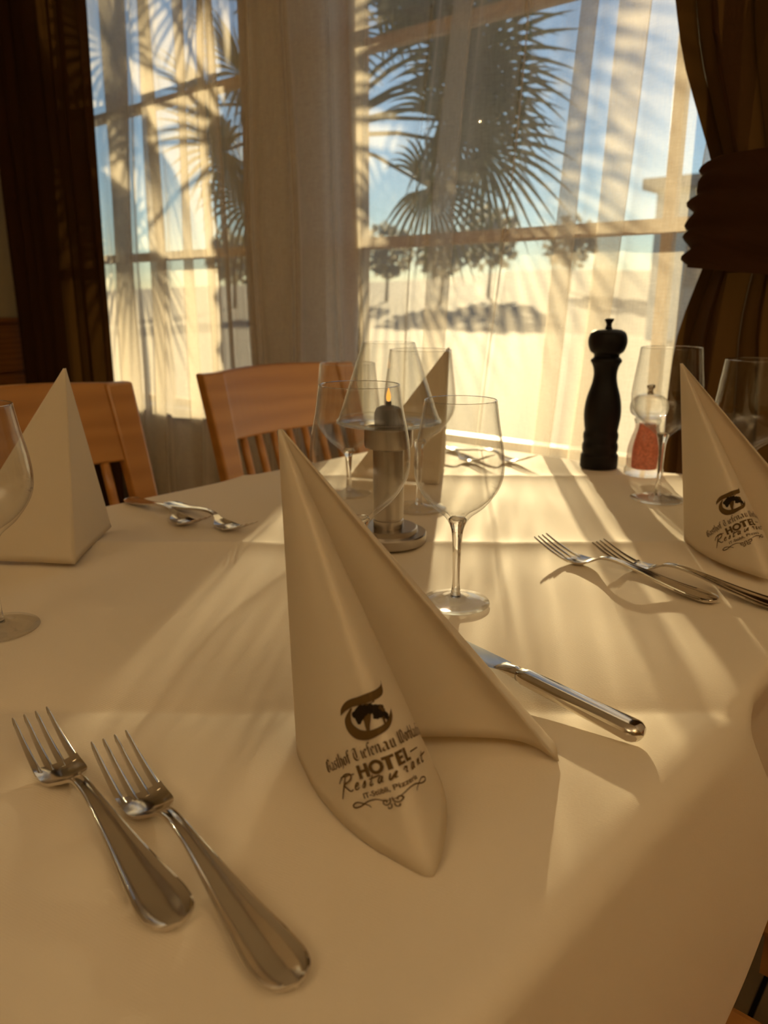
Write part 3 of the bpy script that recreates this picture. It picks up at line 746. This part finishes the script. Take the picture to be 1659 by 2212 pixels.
def g(px_loc, label, d, k=1.0, group='stemmed glasses on the table'):
    return wine_glass('wine_glass', label, (px_loc[0], px_loc[1], on_cloth(*px_loc, d['foot'] * k)), d['rim'] * k, d['mx'] * k, d['zmx'] * k, d['h'] * k, d['zb'] * k, d['foot'] * k)
g((0.0661, 0.664), 'clear stemmed glass with whole stem and foot visible, right of the candle holder', SM)
g((-0.0205, 0.645), 'tall wine glass in front of the candle holder, its stem hidden by the near napkin', SM, 1.08)
g((-0.0505, 1.08), 'squat goblet behind the candle holder, in front of the slatted chair', dict(rim=0.0385, mx=0.0455, zmx=0.110, h=0.186, zb=0.062, foot=0.033))
g((0.0465, 0.998), 'large wine glass behind the candle holder, in front of the shadowed napkin', BG)
g((0.385, 1.050), 'large wine glass before the pink salt mill, its foot wholly visible', BG)
g((0.458, 0.955), 'large wine glass at the right edge, partly behind the right napkin', BG, 0.957)
g((-0.328, 0.607), 'wine glass at the left picture edge, only its bowl side and foot visible', SM, 1.02)

# ------------------------------------------------------------------ candle holder with glass shade
ch = thing('candle_holder', 'brushed steel oil candle holder with flared clear glass shade', 'candle holder', (0.005, 0.842, on_cloth(0.005, 0.842, 0.043)))
b = MB(); b.lathe([(0, 0), (0.0425, 0), (0.0435, 0.001), (0.0435, 0.010), (0.0425, 0.0112), (0.034, 0.0116), (0.033, 0.0165), (0.032, 0.0172), (0, 0.0172)], 64); obj('base', b, M['brushed'], ch, sharp=35)
b = MB(); b.lathe([(0, 0.017), (0.0172, 0.0172), (0.0172, 0.0255), (0.0162, 0.0262), (0.0162, 0.0275), (0.0172, 0.0282), (0.0172, 0.106), (0, 0.106)], 48); obj('column', b, M['brushed'], ch, sharp=35)
b = MB(); b.lathe([(0, 0.106), (0.0175, 0.106), (0.0262, 0.109), (0.0270, 0.112), (0.0270, 0.129), (0.0255, 0.131), (0.022, 0.131), (0.021, 0.122), (0, 0.122)], 56); obj('cup', b, M['brushed'], ch, sharp=35)
b = MB(); b.lathe([(0, 0.122), (0.0155, 0.122), (0.0158, 0.146), (0.0135, 0.1515), (0.0085, 0.154), (0.0035, 0.1545), (0.0032, 0.159), (0, 0.159)], 40); obj('burner', b, M['dark'], ch, sharp=35)
b = MB(); b.lathe([(0.0002, 0.158), (0.0020, 0.160), (0.0026, 0.163), (0.0021, 0.167), (0.0010, 0.171), (0.0001, 0.1745)], 20); obj('flame', b, M['flame'], ch)
oo = arc_prof([(0.0285, 0.1322), (0.045, 0.1335), (0.0565, 0.136), (0.0575, 0.1385), (0.054, 0.145), (0.0415, 0.182), (0.0285, 0.2215)], 7)
ii = [(r - 0.0013, z + (0.0012 if z < 0.139 else 0.0)) for r, z in oo]
b = MB(); b.lathe(oo + [(oo[-1][0] - 0.0006, 0.2221)] + ii[::-1] + [oo[0]], 72); obj('glass_shade', b, M['glass'], ch)

# ------------------------------------------------------------------ mills
pm_ = thing('pepper_mill', 'tall turned black pepper mill standing at the window end of the table', 'pepper mill', (0.359, 1.262, on_cloth(0.359, 1.262)))
pp = [(0, 0), (.0300, 0), (.0306, .002), (.0306, .020), (.0298, .0225), (.0285, .0235), (.0278, .026), (.0290, .030), (.0292, .036), (.0284, .040), (.0272, .042), (.0275, .046), (.0285, .051), (.0283, .056), (.0272, .059), (.0265, .062)]
body = [(.0265, .062), (.0282, .074), (.0296, .088), (.0288, .104), (.0258, .120), (.0212, .135), (.0188, .147), (.0186, .157), (.0205, .166), (.0228, .171)]
b = MB(); b.lathe(pp + arc_prof(body, 4)[1:] + [(.0245, .1735), (.0245, .1765), (.0225, .179), (.0205, .181), (0, .181)], 56); obj('body', b, M['ebony'], pm_, sharp=40)
b = MB(); b.lathe([(0, .181), (.0200, .181), (.0200, .184)] + arc_prof([(.0206, .1855), (.0262, .190), (.0300, .200), (.0303, .210), (.0272, .219), (.0205, .2235)], 5) + [(.014, .2245), (0, .225)], 56); obj('head', b, M['ebony'], pm_)
b = MB(); b.lathe([(0, .2245), (.0062, .2248), (.0048, .2285), (.0042, .2325), (.0066, .2375), (.0078, .2395), (.0068, .2412), (0, .2414)], 28); obj('knob', b, M['dark'], pm_)

sm_ = thing('salt_mill', 'clear acrylic salt mill filled with pink salt, right of the black pepper mill', 'salt mill', (0.411, 1.192, on_cloth(0.411, 1.192)))
b = MB(); b.lathe([(0, 0), (.0285, 0), (.0300, .002), (.0300, .009), (.0285, .011), (.0272, .014)] + arc_prof([(.0272, .014), (.0278, .026), (.0272, .040), (.0235, .056), (.0192, .070), (.0182, .078), (.0205, .086)], 4)[1:] + [(.0200, .0885), (0, .0885)], 48); obj('body', b, M['acrylic'], sm_, sharp=40)
b = MB(); b.lathe([(0, .010), (.0185, .010)] + arc_prof([(.0195, .012), (.0200, .028), (.0192, .044), (.0160, .060), (.0130, .074), (.0128, .082)], 4) + [(0, .083)], 36); obj('salt', b, M['salt'], sm_); sm_.children[-1]['kind'] = 'stuff'
b = MB(); b.lathe([(0, .0895), (.0185, .0895)] + arc_prof([(.0190, .091), (.0262, .096), (.0288, .106), (.0262, .117), (.0190, .124)], 5) + [(.010, .1262), (0, .1265)], 48); obj('head', b, M['acrylic'], sm_)
b = MB(); b.lathe([(0, .1262), (.0052, .1265), (.0036, .130), (.0036, .134), (.0062, .1365), (.0062, .1405), (0, .1415)], 24); obj('knob', b, M['steel'], sm_)

# ------------------------------------------------------------------ cutlery
SP = [(0, .0035), (.02, .0040), (.05, .0068), (.085, .0118), (.110, .0142), (.124, .0128), (.134, .0078), (.143, .0036), (.153, .0026), (.162, .0032), (.176, .0068), (.190, .0118), (.205, .0185)]
def fork_parts():
    out = []
    hw = [(0, .0005), (.0012, .0052), (.004, .0092), (.009, .0119), (.016, .0127), (.025, .0122), (.045, .0097), (.070, .0068), (.095, .0045), (.112, .0037), (.126, .0036)]
    # handle: raised border, shallow groove, centre ridge
    b = MB(); rows = []
    qs = [-1, -.97, -.86, -.76, -.45, -.16, 0, .16, .45, .76, .86, .97, 1]
    for i in range(97):
        x = .126 * (i / 96) ** 1.25; w = sinterp(x, hw); z = sinterp(x, SP); row = []
        k = min(1, w / .0115)
        for q in qs:
            a = abs(q)
            top_ = .0015 + (.0005 if .8 < a < .95 else -.0002 if .7 < a <= .8 else 0) * k + (.0007 * max(0, 1 - a / .75)) * k - .0011 * (a > .99)
            row.append((x, q * w, z + top_ ))
        for q in (.9, .4, 0, -.4, -.9): row.append((x, q * w, z - .0015 + .0004 * abs(q)))
        rows.append(row)
    b0 = b.grid(rows, True); n = len(rows[0]); b.face([b0 + j for j in range(n)]); e = b0 + 96 * n; b.face([e + j for j in range(n)])
    out.append(('handle', b))
    # head: neck flaring to shoulders, slightly hollow
    b = MB(); rows = []
    hd = [(.124, .0036), (.130, .0042), (.135, .0068), (.140, .0108), (.145, .0126), (.152, .0131), (.163, .0131)]
    for i in range(25):
        x = .124 + .039 * i / 24; w = sinterp(x, hd); z = sinterp(x, SP); row = []
        kk = min(1, max(0, (x - .134) / .01))
        for q in (-1, -.9, -.6, -.3, 0, .3, .6, .9, 1): row.append((x, q * w, z + .0010 + .0022 * kk * (q * q - .55)))
        for q in (1, .9, .6, .3, 0, -.3, -.6, -.9, -1): row.append((x, q * w * .96, z - .0010 + .0022 * kk * (q * q - .55)))
        rows.append(row)
    b0 = b.grid(rows, True); n = len(rows[0]); b.face([b0 + j for j in range(n)]); e = b0 + 24 * n; b.face([e + j for j in range(n)])
    out.append(('head', b))
    for t in range(4):
        b = MB(); rows = []
        for i in range(15):
            u = i / 14; x = .158 + .047 * u; w = (.00232 - .0013 * u) * (1 if u < .97 else .5); z = sinterp(x, SP)
            y = (t - 1.5) * (.00716 - .0003 * u); dz = .0022 * ((y / .0131) ** 2 - .55) * (1 - u * .7)
            hh = .0011 - .0004 * u
            rows.append([(x, y + w * a_, z + dz + hh * c_) for a_, c_ in ((-1, -.5), (-1, .4), (-.55, 1), (.55, 1), (1, .4), (1, -.5), (.5, -1), (-.5, -1))])
        b0 = b.grid(rows, True); b.face([b0 + j for j in range(8)]); e = b0 + 14 * 8; b.face([e + j for j in range(8)])
        out.append(('tine', b))
    return out
FP = [(nm, b.mesh(nm)) for nm, b in fork_parts()]
for _, me in FP: me.materials.append(M['steel'])
def fork(x, y, dx, dy, label, dz=0.0):
    l_ = math.hypot(dx, dy); zf = max(on_cloth(x + dx / l_ * q, y + dy / l_ * q, 0.008) for q in (0.01, 0.03, 0.135, 0.15, 0.165))
    t = thing('dinner_fork', label, 'fork', (x, y, zf + dz), math.atan2(dy, dx), 'forks laid on the cloth')
    for nm, me in FP: obj(nm, me, None, t, sharp=50)
    return t
fork(-0.0905, 0.280, -.134, .156, 'steel dinner fork nearest the left picture edge, with handle end above the other')
fork(-0.0350, 0.2480, -.128, .1576, 'steel dinner fork lying lowest in the picture, beside the near napkin')
fork(0.3055, 0.658, -.127, .150, 'steel fork with free tines left of the right napkin, farther from it')
fork(0.3640, 0.6390, -.130, .155, 'steel fork nearest the right napkin, its handle leaving the picture')
fork(-0.3551, 1.0372, .150, -.163, 'steel fork on the left table edge, nearer the back-turned napkin')
fork(-0.2950, 1.0127, .152, -.165, 'steel fork on the left table side, farther from the back-turned napkin')
fork(0.0480, 1.428, .126, -.150, 'glinting steel fork at the window end, seen through the whole stemmed glass')
fork(0.1200, 1.428, .132, -.160, 'glinting steel fork at the window end with tines pointing at the pepper mill')

kn = thing('table_knife', 'steel table knife with round hollow handle, half hidden by the near napkin', 'knife', (0.163, 0.4285, on_cloth(0.163, 0.4285, 0.012)), math.atan2(.0817, -.0627))
b = MB(); rows = []
for i in range(41):
    u = i / 40; x = .104 * u; w = .0092 * math.sqrt(max(0, 1 - (1 - min(1, x / .0085)) ** 2)) * (1 - .20 * u); w = max(w, .0003)
    if x > .1005: w *= .86
    h = w * .72
    rows.append([(x, w * math.copysign(abs(math.cos(a)) ** .8, math.cos(a)), .0068 + h * math.copysign(abs(math.sin(a)) ** .8, math.sin(a))) for a in [2 * math.pi * j / 24 for j in range(24)]])
b0 = b.grid(rows, True); b.face([b0 + j for j in range(24)]); b.face([b0 + 40 * 24 + j for j in range(24)]); obj('handle', b, M['steel'], kn)
b = MB(); rows = []
for x, w, h in ((.103, .0056, .0044), (.1055, .0048, .004), (.108, .0058, .0046), (.111, .0056, .004), (.116, .0062, .003), (.121, .0075, .0016), (.124, .0080, .0008)):
    rows.append([(x, w * math.cos(a) , .0068 + h * math.sin(a)) for a in [2 * math.pi * j / 20 for j in range(20)]])
b0 = b.grid(rows, True); b.face([b0 + j for j in range(20)]); b.face([b0 + 6 * 20 + j for j in range(20)]); obj('bolster', b, M['steel'], kn)
b = MB(); rows = []
for i in range(25):
    u = i / 24; x = .120 + .105 * u
    y0 = interp(u, [(0, -.0075), (.08, -.0078), (.8, -.0070), (.93, -.0040), (1, .0020)]); y1 = interp(u, [(0, .0075), (.05, .0098), (.10, .0112), (.7, .0110), (.9, .0090), (1, .0040)])
    rows.append([(x, y0, .0068 + .0009), (x, (y0 + y1) / 2, .0068 + .0008), (x, y1, .0068), (x, (y0 + y1) / 2, .0068 - .0008), (x, y0, .0068 - .0009)])
b0 = b.grid(rows, True); b.face([b0 + j for j in range(5)]); b.face([b0 + 24 * 5 + j for j in range(5)]); obj('blade', b, M['steel'], kn, sharp=30)

# ------------------------------------------------------------------ chairs (local: +y faces the table, back at -y)
def chair(loc, rz, label, nsl=7, inset=0.0):
    t = thing('dining_chair', label, 'chair', loc, rz, 'cherry wood chairs round the table')
    w, h = 0.205, 0.885
    def spine(z): return -0.20 - 0.11 * max(0, (z - 0.44) / 0.44) ** 1.2 if z > 0.44 else -0.20 + 0.03 * (0.44 - z)
    for sx in (-1, 1):
        b = MB(); rows = []
        for i in range(15):
            z = h * i / 14; y = spine(z); wd = 0.017 + 0.009 * max(0, (z - 0.45) / 0.44)
            x = sx * (w - wd + 0.006 * max(0, (z - 0.5)))
            rows.append([(x - wd, y - .014, z), (x + wd, y - .014, z), (x + wd, y + .014, z), (x - wd, y + .014, z)])
        b0 = b.grid(rows, True); b.face([b0 + j for j in range(4)]); b.face([b0 + 56 + j for j in range(4)])
        obj('stile', b, M['chair'], t, smooth=False, bevel=0.005)
    b = MB(); rows = []
    for i in range(17):
        u = i / 16; x = (u * 2 - 1) * (w - 0.034); bow = -0.022 * (1 - (2 * u - 1) ** 2)
        ztop = h + 0.006 * (1 - (2 * u - 1) ** 2); zb = 0.755
        rows.append([(x, spine(zb) + bow - .011, zb), (x, spine(h) + bow - .011, ztop), (x, spine(h) + bow + .011, ztop), (x, spine(zb) + bow + .011, zb)])
    b0 = b.grid(rows, True); b.face([b0 + j for j in range(4)]); b.face([b0 + 64 + j for j in range(4)])
    obj('top_rail', b, M['chair'], t, smooth=False, bevel=0.004)
    b = MB(); b.box(-(w - .036), w - .036, spine(.50) - .011, spine(.50) + .011, .485, .525); obj('lower_rail', b, M['chair'], t, smooth=False, bevel=0.003)
    for k in range(nsl):
        u = (k + 1) / (nsl + 1); x = (u * 2 - 1) * (w - 0.03); bow = -0.020 * (1 - (2 * u - 1) ** 2)
        b = MB(); b.tube([(x, spine(z) + bow * (z - .5) / .26, z) for z in (.515, .58, .65, .71, .765)], 0.0085, 8); obj('slat', b, M['chair'], t)
    b = MB(); b.box(-w, w, -.20, .23, .435, .462); obj('seat', b, M['chair'], t, smooth=False, bevel=0.01)
    b = MB()
    b.box(-w + .03, w - .03, .185, .205, .37, .435); b.box(-w + .03, w - .03, -.185, -.165, .37, .435); b.box(-w + .025, -w + .045, -.17, .19, .37, .435); b.box(w - .045, w - .025, -.17, .19, .37, .435)
    obj('apron', b, M['chair'], t, smooth=False)
    for sx in (-1, 1):
        b = MB(); b.box(sx * (w - .025) - .019, sx * (w - .025) + .019, .175 - inset, .213 - inset, 0, .435); obj('leg', b, M['chair'], t, smooth=False, bevel=0.004)
        b = MB(); b.box(sx * (w - .025) - .009, sx * (w - .025) + .009, -.19, .18 - inset, .18, .215); obj('stretcher', b, M['chair'], t, smooth=False, bevel=0.003)
    return t
def chair_at(s, n, face, label, inset=0.0):
    p = tbl(s, n, 0); return chair(p, face, label, 7, inset)
# left chairs: backs beyond the left table edge, facing +n ; right chair faces -n
FN = math.atan2(NT.y, NT.x) - math.pi / 2
c2 = chair_at(1.09, -0.945, FN, 'cherry wood slat back chair behind the candle holder, lit by the sun')
c1 = chair_at(0.515, -0.925, FN, 'cherry wood slat back chair in shadow behind the left napkin')
c3 = chair_at(0.890, 0.075, FN + math.pi, 'cherry wood chair under the right napkin, its seat showing beside the hanging cloth', 0.09)
c4 = chair_at(0.365, 0.095, FN + math.pi, 'cherry wood chair of the near place, seat corner showing lowest at the right', 0.09)

# ------------------------------------------------------------------ outside
b = MB(); b.box(-60, 60, 1.70, 26, -0.30, -0.12); tr = room('ground', b, M['terrace'], smooth=False)
b = MB(); rows = []
for i in range(30):
    y = 26 + 8 * i; row = []
    for j in range(61):
        x = -150 + 6 * j; row.append((x, y, -0.2 + 11.0 * (i / 29) ** 1.0 + 0.9 * math.sin(x * 0.05 + i * .3) * (i / 29)))
    rows.append(row)
b.grid(rows); room('hills', b, M['field'])
bd = thing('building', 'low beige flat roofed building beyond the terrace, right of the palm', 'building', (0, 0, 0), YAW)
bp_ = Matrix.Rotation(-YAW, 3, 'Z') @ Vector((9.6, 22.5, 0))
b = MB(); b.box(bp_.x - 2.2, bp_.x + 6, bp_.y, bp_.y + 6, -0.2, 4.1); obj('wall', b, M['facade'], bd, smooth=False)
b = MB(); b.box(bp_.x - 2.5, bp_.x + 6.3, bp_.y - .4, bp_.y + 6.3, 4.1, 4.4); obj('roof', b, M['roof'], bd, smooth=False)
for k in range(3):
    b = MB(); b.box(bp_.x - 1.2 + 2.2 * k, bp_.x - 0.1 + 2.2 * k, bp_.y - .03, bp_.y, 1.4, 2.6); obj('window', b, M['roof'], bd, smooth=False)
def far_tree(x, y, h, seed, label):
    rnd = random.Random(seed); t = thing('broadleaf_tree', label, 'tree', (x, y, -0.3 + 11.0 * max(0, (0.643 * x + 0.766 * y - 26)) / 232), 0, 'haze-paled trees on the skyline')
    b = MB(); b.tube([(0, 0, 0), (.1, 0, h * .3), (0, .1, h * .7)], lambda u: .16 - .08 * u, 7); obj('trunk', b, M['bark'], t)
    b = MB()
    for k in range(260):
        th, ph = rnd.uniform(0, 6.28), math.acos(rnd.uniform(-1, 1)); r = h * .36 * rnd.random() ** .33
        c = Vector((r * math.sin(ph) * math.cos(th), r * math.sin(ph) * math.sin(th), h * .64 + r * 0.95 * math.cos(ph)))
        u = Vector((rnd.gauss(0, 1), rnd.gauss(0, 1), rnd.gauss(0, 1))).normalized() * h * .07; v = u.orthogonal().normalized() * h * .05
        i0 = len(b.v); b.v += [tuple(c - u), tuple(c + v), tuple(c + u), tuple(c - v)]; b.face((i0, i0 + 1, i0 + 2, i0 + 3))
    o = obj('crown', b, M['treeleaf'], t, smooth=False, fix=False); return t
for k, (x, y, h) in enumerate(((-12, 64, 6.0), (-5.5, 60, 7.0), (0.2, 68, 6.4), (4.4, 62, 5.6), (9.4, 72, 7.8), (17.5, 76, 7.0))):
    far_tree(x, y, h, k + 5, 'haze-paled leafy tree on the skyline beyond the terrace, %s from the left' % ('first', 'second', 'third', 'fourth', 'fifth', 'sixth')[k])

# palm just outside the wall between the windows
PALM = Vector((-0.245, 3.38, 0)); CRN = 1.66
palm = thing('fan_palm', 'potted fan palm outside, trunk behind the wall between the windows', 'palm', (PALM.x, PALM.y, -0.12))
def palm_leaf(az, el, plen, fan, seed, roll=0.0, droop=1.0, base=1.78):
    rnd = random.Random(seed); d = Vector((math.cos(az) * math.cos(el), math.sin(az) * math.cos(el), math.sin(el)))
    side = d.cross(Vector((0, 0, 1))).normalized(); upv = side.cross(d).normalized()
    side, upv = side * math.cos(roll) + upv * math.sin(roll), upv * math.cos(roll) - side * math.sin(roll)
    b = MB(); root = Vector((0, 0, base)); hub = root + d * plen + Vector((0, 0, -0.10 * plen))
    n = 34
    for k in range(n):
        a = R(-150) + R(300) * k / (n - 1); ln = fan * (0.62 + 0.38 * math.cos(a * .5) ** 1) * rnd.uniform(.92, 1.05)
        dir_ = d * math.cos(a) + side * math.sin(a); wv = (side * math.cos(a) - d * math.sin(a))
        rows = []
        for i in range(8):
            u = i / 7; w = fan * (0.010 + 0.062 * min(1, u / .42) if u < .42 else 0.072 * max(0.0, 1 - (u - .42) / .58) ** .8 + .002)
            w = min(w, 0.5 * fan * u * R(300) / n * 1.25 + 0.003) if u < .45 else w * .8
            p = hub + dir_ * ln * u - Vector((0, 0, 1)) * droop * fan * 0.42 * max(0, u - .42) ** 1.6 - upv * 0.10 * fan * abs(math.sin(a)) * u
            rows.append([p - wv * w * .5, p + upv * w * .22, p + wv * w * .5])
        b.grid(rows)
    lf = obj('leaf', b, M['leaf'], palm, fix=False)
    b = MB(); b.tube([root, root.lerp(hub, .5) + Vector((0, 0, .03)), hub + d * fan * .05], lambda u: .011 - .005 * u, 6); obj('stalk', b, M['leaf'], lf)
b = MB(); rows = []
for i in range(40):
    z = 0.45 + 1.38 * i / 39; r = 0.062 + 0.012 * (i % 2) + 0.01 * math.sin(i * 1.7)
    rows.append([(r * math.cos(2 * math.pi * j / 14), r * math.sin(2 * math.pi * j / 14), z) for j in range(14)])
b.grid(rows, True); obj('trunk', b, M['bark'], palm)
b = MB(); b.lathe([(0, 0), (.17, 0), (.23, .42), (.25, .42), (.25, .48), (.225, .48), (.215, .44), (0, .43)], 32); obj('pot', b, M['pot'], palm, sharp=40)
LEAVES = [ # azimuth, elevation, stalk, fan, roll, droop, base height
    (R(-30), R(34), .62, .38, .9, .8, 1.82), (R(-36), R(2), .60, .38, 1.0, 1.4, 1.80), (R(0), R(14), .62, .38, .8, 1.2, 1.80), (R(-42), R(58), .55, .36, .7, .7, 1.84),
    (R(140), R(34), .55, .40, -.9, .8, 1.82), (R(143), R(4), .58, .40, -1.0, 1.2, 1.80), (R(118), R(16), .55, .40, -.8, 1.2, 1.80), (R(146), R(56), .60, .38, -.7, .7, 1.84),
    (R(90), R(60), .45, .38, 0, .8, 1.86), (R(50), R(74), .50, .38, .3, .5, 1.88), (R(110), R(70), .50, .38, -.3, .5, 1.88), (R(136), R(-16), .50, .36, -1.1, 1.5, 1.76), (R(-28), R(-18), .50, .34, 1.1, 1.5, 1.76),
    (R(134), R(18), .85, .40, -.9, .9, 1.84), (R(-34), R(18), .70, .40, .8, .9, 1.80), (R(-37), R(-4), .74, .36, 1.1, 1.3, 1.78), (R(-24), R(30), .66, .38, .7, .8, 1.82), (R(-18), R(20), .60, .36, .6, .9, 1.80), (R(-20), R(66), .60, .38, .8, .6, 1.86)]
for k, (az, el, pl, fn, ro, dr_, bz) in enumerate(LEAVES): palm_leaf(az, el, pl, fn, k + 1, ro, dr_, bz)

# added fill: unseen torchieres behind the camera bounce warm light off the ceiling
def fill_uplighter(loc, label):
    t = thing('fill_floor_lamp', label, 'lamp', loc, 0, 'added fill lamps out of view behind the camera')
    b = MB(); b.lathe([(0, 0), (.14, 0), (.14, .02), (.02, .03), (.012, .05), (.012, 1.72), (0, 1.72)], 24); obj('stand', b, M['dark'], t)
    b = MB(); b.lathe([(0, 1.70), (.05, 1.71), (.17, 1.80), (.17, 1.804), (.05, 1.722), (0, 1.715)], 32); obj('lamp_shade', b, M['lampshade'], t)
    ld = bpy.data.lights.new('fill_light', 'AREA'); ld.shape = 'DISK'; ld.size = 0.24; ld.energy = FILL_LAMP; ld.color = (1.0, 0.80, 0.54)
    lo = bpy.data.objects.new('fill_light', ld); COL.objects.link(lo); lo.parent = t; lo.location = (0, 0, 1.81); lo.rotation_euler = (math.pi, 0, 0)
FILL_LAMP = 25
for k, (w_, d_) in enumerate(((-0.2, -1.9), (1.75, -0.3))):
    p = Matrix.Rotation(YAW, 3, 'Z') @ Vector((w_, d_, 0)); fill_uplighter((p.x, p.y, 0), 'added torchiere fill lamp, unseen behind the camera, %s side of the room' % ('left', 'right')[k])
